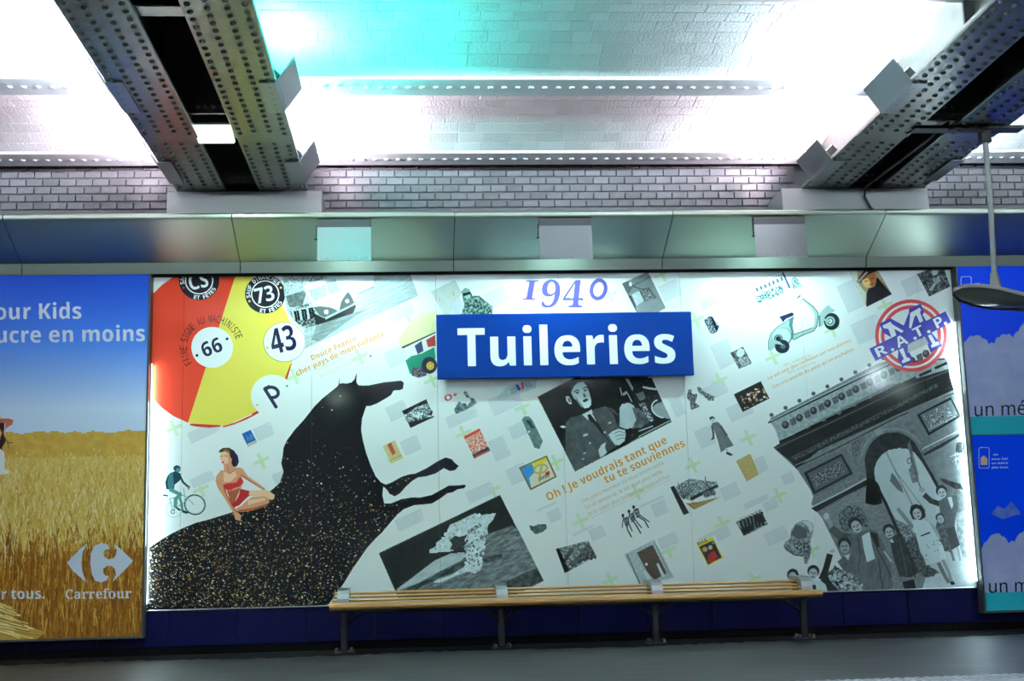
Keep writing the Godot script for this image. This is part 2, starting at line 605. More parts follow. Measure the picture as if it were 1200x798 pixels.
# ---------------------------------------------------------------- flat print
class Ink:
	var im: Image
	var hm: Array
	var s := 480.0
	var ox := 0.0
	var oy := 0.0
	var k := 1.0
	var fonts := {}
	var glyphs := {}
	var rng := RandomNumberGenerator.new()
	var nz := FastNoiseLite.new()

	func _init(w: int, h: int, matrix: Array, scale: float, ground: Color) -> void:
		im = Image.create(w, h, false, Image.FORMAT_RGB8)
		im.fill(ground)
		hm = matrix
		s = scale
		rng.seed = 7
		nz.seed = 4
		nz.frequency = 1.0

	func sheet(x: float, y: float, zoom: float) -> void:
		ox = x
		oy = y
		k = zoom

	func at(x: float, y: float) -> Vector2:
		var px := ox + x / k
		var py := oy + y / k
		var w: float = hm[6] * px + hm[7] * py + hm[8]
		return Vector2((hm[0] * px + hm[1] * py + hm[2]) / w, (hm[3] * px + hm[4] * py + hm[5]) / w) * s

	static func rgb(c: int) -> Color:
		return Color.hex((c << 8) | 255)

	static func tone(v: float) -> Color:
		return Color(v * 0.90, v * 0.985, v)

	func path(p: Array) -> PackedVector2Array:
		var o := PackedVector2Array()
		for i in range(0, p.size(), 2):
			o.append(at(p[i], p[i + 1]))
		return o

	func fill(pts: PackedVector2Array, c: Color, cell := 0, c2 := Color.BLACK, freq := 0.0, sharp := 1.0, stretch := Vector2(1, 1), turn := 0.0) -> void:
		var y0 := INF
		var y1 := -INF
		for p in pts:
			y0 = minf(y0, p.y)
			y1 = maxf(y1, p.y)
		var step := maxi(cell, 1)
		var h := im.get_height()
		var w := im.get_width()
		var ct := cos(turn)
		var sn := sin(turn)
		var y := maxi(int(floor(y0)), 0)
		if step > 1: y = y / step * step
		while y < mini(int(ceil(y1)), h):
			var yc := y + 0.5 * step
			var xs := PackedFloat32Array()
			var n := pts.size()
			for i in n:
				var a := pts[i]
				var b := pts[(i + 1) % n]
				if (a.y <= yc) != (b.y <= yc):
					xs.append(a.x + (yc - a.y) / (b.y - a.y) * (b.x - a.x))
			xs.sort()
			for i in range(0, xs.size() - 1, 2):
				var xa := maxi(int(round(xs[i])), 0)
				var xb := mini(int(round(xs[i + 1])), w)
				if xb <= xa: continue
				if cell == 0:
					im.fill_rect(Rect2i(xa, y, xb - xa, 1), c)
				else:
					var x := xa
					while x < xb:
						var u := (x * ct + y * sn) * freq * stretch.x
						var v := (-x * sn + y * ct) * freq * stretch.y
						var t := nz.get_noise_2d(u, v) + 0.45 * nz.get_noise_2d(u * 2.3 + 50.0, v * 2.3)
						t = clampf(0.5 + t * sharp * 0.62 + (rng.randf() - 0.5) * 0.22 * sharp, 0.0, 1.0)
						im.fill_rect(Rect2i(x, y, mini(step, xb - x), mini(step, h - y)), c.lerp(c2, t))
						x += step
			y += step

	func pg(c: Color, p: Array) -> void:
		fill(path(p), c)

	func tex(c: Color, c2: Color, p: Array, freq := 0.06, sharp := 1.3, cell := 3, stretch := Vector2(1, 1), turn := 0.0) -> void:
		fill(path(p), c, cell, c2, freq, sharp, stretch, turn)

	func el(c: Color, x: float, y: float, rx: float, ry: float, a := 0.0) -> void:
		var p: Array = []
		for i in 36:
			var w := TAU * i / 36
			p.append(x + cos(w) * rx * cos(a) - sin(w) * ry * sin(a))
			p.append(y + cos(w) * rx * sin(a) + sin(w) * ry * cos(a))
		pg(c, p)

	func ring(c: Color, x: float, y: float, rx: float, ry: float, t: float, a := 0.0, from := 0.0, to := TAU) -> void:
		var p: Array = []
		var n := 44
		for i in n + 1:
			var w := lerpf(from, to, float(i) / n)
			p.append(x + cos(w) * rx * cos(a) - sin(w) * ry * sin(a))
			p.append(y + cos(w) * rx * sin(a) + sin(w) * ry * cos(a))
		ln(c, t, p)

	func ln(c: Color, t: float, p: Array) -> void:
		for i in range(0, p.size() - 2, 2):
			var a := Vector2(p[i], p[i + 1])
			var b := Vector2(p[i + 2], p[i + 3])
			var d := (b - a).normalized()
			if d == Vector2.ZERO: continue
			var n := Vector2(-d.y, d.x) * t * 0.5
			var e := d * t * 0.2
			pg(c, [a.x - e.x + n.x, a.y - e.y + n.y, b.x + e.x + n.x, b.y + e.y + n.y, b.x + e.x - n.x, b.y + e.y - n.y, a.x - e.x - n.x, a.y - e.y - n.y])

	func glyph(f: String, txt: String) -> PackedVector2Array:
		# triangles of a word, baseline at y 0, capital height 1, y up
		var key := f + "|" + txt
		if glyphs.has(key): return glyphs[key]
		if not fonts.has(f):
			var sf := SystemFont.new()
			sf.font_names = ["Droid Serif" if f.begins_with("serif") else "Droid Sans"]
			sf.font_weight = 700 if f.ends_with("bold") else 400
			var tm := TextMesh.new()
			tm.font = sf
			tm.font_size = 96
			tm.pixel_size = 0.01
			tm.depth = 0.0
			tm.curve_step = 3.0
			tm.horizontal_alignment = HORIZONTAL_ALIGNMENT_LEFT
			tm.text = "H"
			var a := tm.get_aabb()
			fonts[f] = [tm, a.position.y, a.size.y]
		var t: TextMesh = fonts[f][0]
		t.text = txt
		var arr := t.get_mesh_arrays()
		var out := PackedVector2Array()
		var vs: PackedVector3Array = arr[Mesh.ARRAY_VERTEX]
		var idx: PackedInt32Array = arr[Mesh.ARRAY_INDEX]
		for i in idx:
			out.append(Vector2(vs[i].x, vs[i].y - fonts[f][1]) / fonts[f][2])
		glyphs[key] = out
		return out

	func text(txt: String, f: String, c: Color, x0: float, y0: float, x1: float, y1: float, cap := 0.0, skew := 0.0) -> void:
		# baseline from (x0, y0) to (x1, y1); capital height as given, else in proportion
		var g := glyph(f, txt)
		var lo := INF
		var hi := -INF
		for p in g:
			lo = minf(lo, p.x)
			hi = maxf(hi, p.x)
		var d := Vector2(x1 - x0, y1 - y0)
		var sx := d.length() / (hi - lo)
		var sy := cap if cap > 0 else sx
		var ex := d.normalized()
		var ey := Vector2(ex.y, -ex.x)
		for i in range(0, g.size(), 3):
			var tri := PackedVector2Array()
			for j in 3:
				var p := g[i + j]
				var q := Vector2(x0, y0) + ex * ((p.x - lo) * sx + skew * p.y * sy) + ey * p.y * sy
				tri.append(at(q.x, q.y))
			fill(tri, c)

	func arc(txt: String, f: String, c: Color, cx: float, cy: float, r: float, a0: float, a1: float, cap: float, wide: float) -> void:
		# letters set round a circle, degrees, clockwise from a0 to a1 as y points down; inside-out when a1 < a0
		var n := txt.length()
		for i in n:
			if txt[i] == " ": continue
			var a := deg_to_rad(lerpf(a0, a1, float(i) / (n - 1)))
			var dir := 1.0 if a1 > a0 else -1.0
			var tx := Vector2(-sin(a), cos(a)) * dir
			var o := Vector2(cx + cos(a) * r, cy + sin(a) * r)
			var w := wide * (0.4 if txt[i] == "I" else 1.0)
			text(txt[i], f, c, o.x - tx.x * w / 2, o.y - tx.y * w / 2, o.x + tx.x * w / 2, o.y + tx.y * w / 2, cap)

	func block(x: float, y: float, w: float, h: float, c := 0xbcc7cd, deg := -24.5, pitch := 2.3) -> void:
		# a paragraph too small to read: rows of short dashes, in photograph-sized units
		var a := deg_to_rad(deg)
		var ex := Vector2(cos(a), sin(a))
		var ey := Vector2(-sin(a), cos(a))
		var col := rgb(c)
		var pale := col.lerp(rgb(0xe0e8e9), 0.72)
		var q := Vector2(x, y)
		var bg := []
		for p: Vector2 in [q, q + ex * w, q + ex * w * 0.96 + ey * h, q + ey * h]:
			bg.append_array([p.x, p.y])
		pg(pale, bg)
		var v := 0.4
		while v < h - 0.8:
			var u := 0.0
			var end := w * rng.randf_range(0.8, 1.0)
			while u < end:
				var l := rng.randf_range(1.2, 4.0)
				var p := q + ex * u + ey * (v + 0.5)
				var r := q + ex * minf(u + l, end) + ey * (v + 0.5)
				ln(col, 0.85, [p.x, p.y, r.x, r.y])
				u += l + 0.8
			v += pitch

	func plus(x: float, y: float, r := 9.0, c := 0xc3dcb8) -> void:
		for a in [deg_to_rad(-24.0), deg_to_rad(66.0)]:
			ln(rgb(c), r * 0.42, [x - cos(a) * r, y - sin(a) * r, x + cos(a) * r, y + sin(a) * r])

	func head(x: float, y: float, r: float, face: Color, hair: Color, tilt := -0.35, dark := 0.25) -> void:
		# a small printed head: hair, face, brow, nose and mouth
		var ux := Vector2(cos(tilt), sin(tilt))
		var uy := Vector2(-ux.y, ux.x)
		var o := Vector2(x, y)
		el(hair, x - uy.x * r * 0.25, y - uy.y * r * 0.25, r * 1.02, r * 1.05, tilt)
		el(face, x + uy.x * r * 0.22, y + uy.y * r * 0.22, r * 0.74, r * 0.95, tilt)
		var shade := face.lerp(Color.BLACK, 0.75)
		for e: float in [-0.32, 0.32]:
			var p := o + ux * r * e + uy * r * 0.05
			ln(shade, r * 0.16, [p.x - ux.x * r * 0.16, p.y - ux.y * r * 0.16, p.x + ux.x * r * 0.16, p.y + ux.y * r * 0.16])
		var n1 := o + ux * r * 0.05 + uy * r * 0.15
		var n2 := o + ux * r * 0.1 + uy * r * 0.45
		ln(face.lerp(Color.BLACK, 0.4), r * 0.13, [n1.x, n1.y, n2.x, n2.y])
		var m1 := o - ux * r * 0.25 + uy * r * 0.72
		var m2 := o + ux * r * 0.28 + uy * r * 0.72
		ln(shade, r * 0.15, [m1.x, m1.y, m2.x, m2.y])

	func puffs(p: Array, n: int, r0: float, r1: float, tones: Array) -> void:
		# billows: small blobs scattered inside an outline
		var poly := PackedVector2Array()
		var lo := Vector2(INF, INF)
		var hi := -lo
		for j in range(0, p.size(), 2):
			var q := Vector2(p[j], p[j + 1])
			poly.append(q)
			lo = lo.min(q)
			hi = hi.max(q)
		for j in n:
			var q := Vector2(rng.randf_range(lo.x, hi.x), rng.randf_range(lo.y, hi.y))
			if Geometry2D.is_point_in_polygon(q, poly):
				el(tone(tones[rng.randi() % tones.size()]), q.x, q.y, rng.randf_range(r0, r1), rng.randf_range(r0, r1) * 0.8, rng.randf() * 3.0)

	func picture(p: Array, c: Color, c2: Color, freq := 0.09, sharp := 2.2, cell := 3) -> void:
		tex(c, c2, p, freq, sharp, cell)

func T(v: float) -> Color: return Ink.tone(v)
func H(c: int) -> Color: return Ink.rgb(c)

func draw_mural() -> Image:
	var i := Ink.new(3101, 1256, [0.006780148, 0.000143665, -1.255371532, 0.000064362, 0.007067193, -2.257195422, -0.000048429, 0.000114948, 1.0], 480.0, H(0xe2eaea))
	var navy := H(0x1d2140)
	var orange := H(0xcf8e36)
	# ---- pale crosses
	i.sheet(0, 0, 1)
	for p in [[204, 502], [306, 540], [235, 573], [345, 441], [612, 477], [543, 508], [651, 542], [812, 545], [746, 577], [680, 611], [715, 680], [783, 645], [912, 581], [846, 614], [883, 679], [877, 513], [843, 446], [577, 574], [906, 418], [975, 386], [1037, 358], [776, 321], [815, 375], [421, 418], [476, 368], [506, 445], [951, 645], [714, 346]]:
		i.plus(p[0], p[1])
	# ---- paragraphs
	for b in [[219, 508, 38, 13], [296, 503, 22, 16], [318, 557, 30, 12], [222, 562, 28, 12], [449, 414, 26, 20], [451, 478, 24, 18], [468, 518, 22, 18], [462, 610, 34, 15], [545, 577, 32, 15], [521, 490, 38, 14], [571, 469, 38, 21], [595, 501, 20, 16], [571, 518, 20, 26], [592, 551, 24, 20], [628, 598, 27, 3], [640, 601, 16, 14], [671, 626, 28, 3], [689, 622, 18, 14], [749, 593, 32, 3], [762, 592, 18, 16], [770, 632, 24, 14], [818, 631, 28, 4], [836, 622, 18, 14], [843, 573, 22, 16], [871, 591, 32, 7], [893, 590, 18, 12], [895, 626, 28, 16], [915, 558, 14, 12], [850, 479, 30, 18], [880, 540, 16, 18], [813, 506, 20, 22], [823, 456, 28, 16], [783, 468, 14, 24], [832, 406, 22, 30], [771, 336, 24, 20], [820, 353, 20, 12], [980, 336, 24, 34], [996, 381, 34, 26], [1055, 330, 22, 20], [562, 347, 30, 2], [566, 346, 28, 18], [454, 366, 30, 14]]:
		i.block(b[0], b[1], b[2], b[3])
	# ---- bus stop disc, red and yellow
	i.el(H(0xd8432c), 250, 406, 94, 94)
	var yel := [277, 319, 219.5, 497]
	for n in 27:
		var w := lerpf(109.0, -75.0, n / 26.0)
		yel.append(250 + cos(deg_to_rad(w)) * 94)
		yel.append(406 + sin(deg_to_rad(w)) * 94)
	i.pg(H(0xdccf55), yel)
	i.sheet(170, 420, 6.65)
	i.pg(H(0xc22f33), [350, 508, 580, 520, 590, 532, 500, 540, 400, 532, 348, 520])
	i.pg(H(0xc22f33), [600, 530, 700, 500, 880, 405, 885, 425, 800, 470, 700, 512, 610, 538])
	i.pg(H(0xc22f33), [1125, 60, 1145, 28, 1130, 80, 1105, 165, 1090, 155])
	i.pg(H(0xefe6dc), [690, 497, 830, 432, 835, 438, 690, 505])
	# P plate, white
	i.el(H(0xe2eaea), 992, 292, 168, 165)
	i.el(H(0x8a7a50), 1105, 215, 9, 9)
	i.el(H(0xd9c45a), 873, 362, 10, 9)
	i.ln(navy, 26, [930, 235, 1022, 382])
	i.ring(navy, 985, 265, 52, 40, 25, 0.2, -2.6, 1.75)
	i.ln(navy, 25, [932, 236, 968, 219])
	# CS and 73 plates
	i.sheet(170, 315, 6.65)
	for a in [[420, 92, "CS"], [935, 197, "73"]]:
		i.el(H(0x23242e), a[0], a[1], 157, 152)
		i.ring(H(0xeef2f2), a[0], a[1], 106, 103, 9)
		i.arc("SAUF DIMANCHES", "sans_bold", H(0xeef2f2), a[0], a[1], 116, 172.0, 320.0, 32.0, 22.0)
		i.arc("ET FÊTES", "sans_bold", H(0xeef2f2), a[0], a[1], 147, 103.0, 30.0, 30.0, 22.0)
		i.text(a[2], "sans_bold", H(0xe8eef0), a[0] - 66, a[1] + 76, a[0] + 78, a[1] + 44, 118.0)
	for d in [[812, 252], [1057, 147]]: i.el(H(0xd9c45a), d[0], d[1], 9, 9)
	i.el(H(0xd8432c), 299, 148, 8, 8)
	# 66 and 43 plates
	i.el(H(0xe4ebee), 522, 612, 163, 160)
	i.arc("FAIRE SIGNE AU MACHINISTE", "sans", H(0x2a1c20), 522, 612, 196, 147.0, 338.0, 56.0, 26.0)
	i.text("66", "sans_bold", navy, 462, 690, 610, 636, 112.0)
	i.el(navy, 403, 675, 11, 11)
	i.el(navy, 638, 546, 11, 11)
	i.ring(H(0x6b6a50), 1085, 570, 163, 154, 4)
	i.el(H(0xe4ebee), 1085, 570, 160, 152)
	i.text("43", "sans_bold", navy, 998, 668, 1188, 622, 195.0)
	i.el(H(0xb99a55), 953, 615, 9, 9)
	# ---- street photograph with the bus
	i.sheet(330, 315, 6.65)
	i.tex(T(0.80), T(0.62), [0, 0, 985, 0, 1065, 210, 180, 625, 175, 480, 120, 430, 40, 330, 20, 200], 0.03, 1.1, 3, Vector2(0.4, 2.5), deg_to_rad(-24))
	i.tex(T(0.88), T(0.55), [0, 20, 220, 20, 200, 130, 40, 190, 20, 120], 0.08, 1.6)
	i.tex(T(0.50), T(0.30), [30, 215, 165, 170, 190, 190, 160, 290, 60, 300], 0.05, 1.0)
	i.tex(T(0.12), T(0.62), [60, 330, 200, 270, 260, 330, 300, 420, 270, 440, 190, 460, 130, 430, 80, 380], 0.07, 2.2)
	for n in 9:
		var fx := 85.0 + n * 19.0
		var fy := 335.0 - n * 4.0
		i.ln(T(0.10 if n % 3 else 0.7), 15, [fx, fy, fx + 12, fy + 75])
		i.el(T(0.75), fx, fy - 10, 8, 9)
	i.tex(T(0.85), T(0.95), [170, 150, 240, 20, 720, 20, 715, 130, 590, 190, 520, 175, 470, 240, 440, 325, 330, 290, 250, 290], 0.02, 0.8)
	i.tex(T(0.80), T(0.55), [205, 170, 340, 120, 360, 210, 250, 250], 0.1, 1.6)
	i.tex(T(0.70), T(0.60), [340, 100, 420, 80, 460, 180, 370, 200], 0.1, 1.0)
	i.tex(T(0.90), T(0.45), [205, 100, 230, 60, 290, 45, 350, 70, 230, 110], 0.12, 1.8)
	i.pg(T(0.55), [590, 190, 720, 130, 722, 150, 600, 205])
	i.pg(T(0.36), [245, 300, 300, 292, 380, 300, 440, 325, 340, 385, 290, 360])
	i.pg(T(0.30), [450, 325, 460, 260, 490, 210, 518, 178, 545, 220, 565, 265, 480, 320])
	i.pg(T(0.16), [250, 345, 330, 385, 560, 275, 580, 290, 555, 350, 430, 420, 310, 470, 265, 430])
	i.pg(T(0.62), [335, 378, 560, 272, 565, 284, 342, 396])
	i.el(T(0.96), 347, 336, 17, 17)
	i.el(T(0.96), 510, 252, 15, 15)
	i.tex(T(0.45), T(0.62), [270, 440, 560, 345, 690, 300, 560, 380, 300, 560, 230, 560], 0.03, 1.0, 3, Vector2(0.4, 2.0), deg_to_rad(-24))
	# chanson lines
	i.text("Douce France,", "sans_bold", orange, 240, 715, 603, 550)
	i.text("cher pays de mon enfance", "sans_bold", orange, 120, 835, 806, 520)
	var faint := H(0xc3bca0)
	i.text("Bercée de tendre insouciance", "sans", faint, 280, 800, 680, 615)
	i.text("Je t'ai gardée dans mon cœur", "sans", faint, 300, 850, 690, 665)
	i.el(H(0x37479a), 693, 680, 8, 8)
	# ---- open bus, cream roof and green body
	i.tex(H(0xe0dcae), H(0xd2cd9c), [905, 565, 960, 470, 1020, 400, 1120, 350, 1200, 325, 1200, 490, 945, 612], 0.02, 0.8)
	i.pg(H(0x45473c), [930, 610, 1200, 490, 1200, 500, 945, 622])
	i.pg(H(0xd5dad2), [975, 625, 1200, 510, 1200, 620, 1000, 690])
	i.pg(H(0x2f3f66), [1035, 600, 1090, 560, 1105, 640, 1060, 665])
	i.pg(H(0xa83a35), [1125, 555, 1195, 515, 1200, 600, 1140, 610])
	i.pg(H(0x1f8268), [965, 715, 1010, 680, 1090, 660, 1190, 610, 1200, 700, 1130, 730, 1090, 790, 1000, 820])
	i.tex(H(0x27243a), H(0x7d7a80), [1020, 770, 1110, 760, 1130, 830, 1070, 850, 1010, 830], 0.1, 2.0)
	i.el(H(0x262a3c), 1150, 752, 60, 66)
	i.el(H(0xd8bb45), 1158, 756, 30, 32)
	for n in 6:
		i.el(H(0x5d4a22), 1158 + cos(n * 1.047) * 17, 756 + sin(n * 1.047) * 18, 4, 4)
	# ---- black horse, flecked with gold
	i.sheet(0, 0, 1)
	var horse := [398, 442, 397.5, 450, 400.7, 449, 406, 449.5, 412, 448, 415, 445, 417.7, 437, 417.4, 448, 420, 451.6, 432, 451.6, 450, 448, 470, 446, 473, 448.6, 472, 455.5, 469, 457, 461, 457.6, 458, 463, 450, 468, 441, 473, 434, 475.6, 429, 476, 427, 481.7, 424, 490.7, 423, 504, 425, 516, 429, 531, 434, 545, 440, 558, 446, 565, 452, 568, 459.5, 565, 470, 559, 479, 556, 486.6, 555, 500, 548.6, 513.7, 540, 522, 536, 529, 538, 533, 542.5, 537.5, 546, 533, 551, 527, 552, 520, 548.6, 510.7, 554.6, 500, 558, 489.6, 559.4, 483.6, 563, 476, 569.6, 468.6, 578, 462.5, 581.6, 457, 579.4, 452, 572.6, 449, 570, 448, 580, 450, 590, 458, 590, 470, 585, 482, 583, 492.6, 583, 506, 580, 515, 575, 526, 569, 534.7, 569, 544, 568, 546, 569, 544, 572, 536, 573.4, 530, 577, 524, 578, 515, 584.7, 506, 590, 497, 591, 485, 592, 473, 596.7, 465.6, 602.7, 455, 615, 447.5, 624, 440, 631, 430, 642, 412, 668, 403, 683, 394, 696, 384, 709, 384, 716, 168, 722, 168, 646, 177.5, 639.5, 189.5, 632, 201.6, 625, 215, 618.5, 230, 612.5, 245, 608.7, 260, 604, 274, 599.7, 300, 588, 321, 572, 328, 565, 332, 553, 329.4, 542.6, 331, 535, 332, 525, 336, 516, 345, 504, 357, 490.7, 367.6, 477, 378, 466.6, 390, 457, 396, 452]
	i.pg(H(0x101117), horse)
	var shape := PackedVector2Array()
	for n in range(0, horse.size(), 2): shape.append(Vector2(horse[n], horse[n + 1]))
	for n in 12500:
		var p := Vector2(i.rng.randf_range(172, 480), i.rng.randf_range(455, 712))
		var dense := clampf((p.y - 520.0) / 150.0, 0.03, 1.0) * clampf(1.25 - (p.x - 190.0) / 330.0, 0.3, 1.0)
		if i.rng.randf() > dense or not Geometry2D.is_point_in_polygon(p, shape): continue
		var cols := [0xc7a64e, 0xd9c88a, 0x9d8236, 0xe6e6cc, 0xa86430, 0x7e8a6a, 0x6d5e34]
		var r := i.rng.randf_range(0.3, 0.75) + 0.75 * i.rng.randf() ** 4
		i.pg(H(cols[i.rng.randi() % 7]), [p.x - r, p.y, p.x, p.y - r * 0.8, p.x + r, p.y + r * 0.2, p.x, p.y + r * 0.8])
	# ---- racing cyclist
	i.sheet(170, 520, 6.65)
	var tl := H(0x4f8a84)
	var dk := H(0x173b45)
	i.ring(H(0x1f3a42), 387, 475, 80, 76, 9, 0.35)
	i.ring(H(0x8db5b0), 387, 475, 72, 68, 3, 0.35)
	i.ring(H(0x9cc4be), 222, 515, 62, 58, 4, 0.3)
	i.ln(H(0x7fb0aa), 7, [305, 400, 380, 475])
	i.ln(H(0x7fb0aa), 7, [300, 345, 310, 450, 215, 520, 190, 430, 300, 400])
	i.ln(dk, 10, [140, 400, 175, 405])
	i.pg(dk, [195, 228, 240, 212, 278, 235, 272, 285, 230, 318, 222, 365, 165, 352, 156, 300, 175, 250])
	i.pg(H(0x3c6f72), [185, 240, 215, 225, 225, 320, 215, 360, 180, 352, 175, 300])
	i.el(dk, 248, 192, 28, 24)
	i.el(tl, 256, 205, 18, 17)
	i.ln(dk, 16, [268, 245, 295, 300, 335, 335])
	i.ln(H(0x21444c), 9, [318, 330, 345, 335, 335, 355])
	i.ln(tl, 28, [195, 358, 275, 395, 238, 430, 235, 490])
	i.ln(tl, 18, [262, 400, 285, 470, 290, 520])
	i.pg(dk, [225, 488, 260, 500, 285, 520, 260, 522])
	i.pg(dk, [285, 515, 310, 520, 342, 538, 320, 546, 290, 536])
	i.ring(dk, 215, 530, 14, 14, 5)
	# ---- swimmer in a red two-piece
	var skin := H(0xd2916e)
	var lit := H(0xe6b998)
	var dim := H(0xa4583a)
	i.pg(H(0x2b1c1d), [572, 70, 582, 48, 605, 33, 650, 30, 690, 52, 722, 95, 730, 142, 715, 175, 690, 182, 672, 160, 668, 120, 645, 85, 605, 62])
	i.pg(H(0x2a2148), [690, 60, 722, 95, 730, 142, 712, 172, 695, 130])
	i.pg(H(0x7a5a30), [600, 45, 640, 38, 660, 60, 660, 95, 640, 70])
	i.pg(lit, [588, 66, 620, 58, 650, 72, 664, 105, 676, 120, 670, 150, 640, 168, 612, 166, 596, 150, 592, 130, 582, 118])
	i.pg(skin, [636, 70, 664, 105, 676, 122, 668, 158, 640, 168, 650, 130])
	i.ln(H(0x3a2a28), 5, [590, 98, 604, 95])
	i.ln(H(0x3a2a28), 5, [618, 92, 640, 96])
	i.pg(H(0xb32d3a), [594, 142, 612, 138, 618, 148, 598, 152])
	i.pg(skin, [612, 160, 668, 150, 690, 182, 735, 188, 748, 250, 768, 300, 752, 332, 745, 352, 700, 450, 668, 462, 648, 400, 622, 350, 600, 300, 575, 260, 590, 208, 615, 205])
	i.pg(lit, [600, 215, 660, 235, 700, 210, 715, 250, 660, 300, 615, 300])
	i.ln(dim, 5, [640, 175, 655, 235, 700, 205])
	i.pg(skin, [555, 250, 592, 205, 612, 212, 608, 310, 640, 400, 690, 490, 720, 532, 748, 560, 742, 602, 722, 596, 702, 590, 686, 538, 622, 430, 568, 350, 547, 290])
	i.pg(dim, [608, 312, 640, 400, 690, 490, 720, 532, 705, 530, 650, 440, 612, 360])
	i.pg(skin, [732, 183, 760, 195, 802, 255, 870, 300, 930, 345, 942, 368, 915, 358, 830, 305, 762, 262, 738, 245])
	i.pg(dim, [738, 245, 762, 262, 830, 305, 918, 358, 930, 360, 840, 300, 760, 245])
	i.pg(H(0xc22e35), [605, 322, 640, 308, 692, 304, 712, 300, 738, 258, 766, 292, 745, 325, 712, 330, 690, 345, 668, 362, 640, 360, 615, 346])
	i.pg(H(0x8e1f2a), [690, 345, 712, 330, 745, 325, 735, 332, 712, 338])
	i.pg(dim, [640, 372, 690, 362, 740, 345, 700, 450, 668, 462])
	i.pg(H(0xa8262c), [742, 350, 812, 368, 818, 398, 772, 440, 732, 480, 692, 497, 666, 466, 706, 445, 730, 400])
	i.pg(lit, [815, 366, 918, 360, 960, 365, 1010, 400, 1003, 432, 975, 435, 920, 410, 830, 412, 806, 392])
	i.pg(skin, [705, 502, 752, 482, 792, 442, 835, 416, 930, 410, 968, 432, 965, 462, 930, 490, 842, 520, 762, 532, 722, 532])
	i.pg(dim, [722, 532, 842, 520, 930, 490, 966, 462, 940, 470, 840, 500, 730, 515])
	i.pg(lit, [800, 440, 930, 420, 940, 440, 800, 480])
	# small cover, blue
	i.sheet(170, 420, 6.65)
	i.pg(H(0x2858a8), [752, 588, 822, 556, 872, 655, 802, 692])
	i.tex(H(0x5ea6dc), H(0x1c3f80), [778, 608, 832, 582, 852, 622, 800, 650], 0.1, 1.5)
	i.pg(H(0xb9b69a), [792, 668, 862, 636, 872, 655, 802, 692])
	# ---- little pictures left of the sign
	i.sheet(330, 420, 6.65)
	i.picture([938, 410, 1126, 318, 1190, 455, 1003, 542], T(0.10), T(0.92), 0.09, 2.0)
	i.puffs([955, 440, 1140, 350, 1185, 450, 985, 500], 60, 7, 14, [0.95, 0.88, 0.15, 0.6])
	i.pg(T(0.10), [938, 410, 1126, 318, 1140, 350, 1060, 372, 955, 440])
	i.pg(T(0.14), [985, 500, 1160, 455, 1190, 455, 1003, 542])
	i.pg(H(0xc9bb85), [788, 685, 880, 638, 945, 775, 852, 822])
	i.pg(H(0xb9503a), [822, 672, 852, 655, 888, 738, 862, 755])
	i.ln(H(0x8a7c4c), 4, [835, 800, 935, 752])
	i.sheet(500, 440, 6.65)
	i.text("O+", "sans_bold", H(0xc7353f), 150, 205, 250, 160, 46.0)
	i.tex(H(0x23343c), H(0x7f9a9a), [212, 268, 250, 200, 268, 215, 305, 215, 310, 170, 285, 140, 292, 125, 312, 125, 330, 165, 368, 180, 392, 215, 300, 272, 228, 300], 0.06, 1.8)
	i.pg(H(0xe2eaea), [300, 175, 330, 170, 345, 200, 310, 240])
	i.tex(T(0.72), T(0.86), [542, 188, 560, 160, 620, 92, 720, 55, 862, 28, 846, 98, 720, 142, 640, 168], 0.08, 1.0)
	i.tex(T(0.42), T(0.85), [650, 110, 700, 80, 720, 110, 660, 150], 0.1, 1.8)
	i.pg(H(0x2c3f9a), [690, 75, 712, 70, 735, 110, 715, 120])
	i.pg(H(0xcf3f3c), [735, 55, 750, 52, 758, 105, 742, 112])
	i.tex(H(0x6f8cae), H(0xc9d5dd), [760, 55, 800, 45, 820, 85, 770, 105], 0.1, 1.8)
	i.picture([288, 475, 410, 412, 496, 585, 370, 648], H(0xc8523f), H(0xe4ded2), 0.08, 2.2)
	i.pg(H(0xc8412f), [288, 475, 410, 412, 420, 432, 300, 495])
	i.pg(H(0x2a3744), [355, 620, 480, 555, 496, 585, 370, 648])
	i.pg(H(0xb9423a), [372, 628, 490, 575, 494, 588, 385, 640])
	i.tex(H(0x46605e), H(0x6d8a86), [740, 345, 760, 322, 795, 317, 820, 340, 905, 510, 880, 570, 840, 566, 820, 520], 0.05, 1.2)
	i.pg(H(0x20302f), [770, 350, 800, 345, 840, 410, 815, 412])
	i.el(T(0.92), 797, 438, 9, 9)
	i.sheet(500, 500, 3.3333)
	i.pg(H(0x6a5a36), [360, 160, 469, 112, 508, 196, 405, 249])
	i.pg(H(0xdcd9c0), [367, 163, 466, 119, 500, 194, 408, 240])
	i.pg(H(0xe2cf3c), [395, 150, 466, 119, 472, 134, 420, 158])
	i.pg(H(0x3a8fcf), [367, 163, 410, 145, 425, 175, 400, 200, 408, 240])
	i.ring(H(0xbfa860), 445, 165, 26, 16, 7, -0.3)
	i.ln(H(0xbfa860), 8, [450, 150, 440, 195])
	i.pg(H(0xb3302f), [462, 180, 478, 172, 482, 186, 468, 193])
	i.text("JAVEL", "sans_bold", H(0x22222a), 437, 213, 480, 195, 14.0)
	# ---- cloud photograph
	i.sheet(430, 580, 5.4545)
	i.tex(T(0.09), T(0.15), [75, 372, 850, 0, 1130, 548, 920, 655, 205, 672], 0.02, 0.8, 4)
	i.tex(T(0.58), T(0.30), [770, 250, 930, 195, 970, 230, 1130, 548, 920, 655, 205, 672, 190, 602, 470, 450, 620, 370, 720, 360], 0.03, 1.4, 3, Vector2(0.5, 1.8), deg_to_rad(-22))
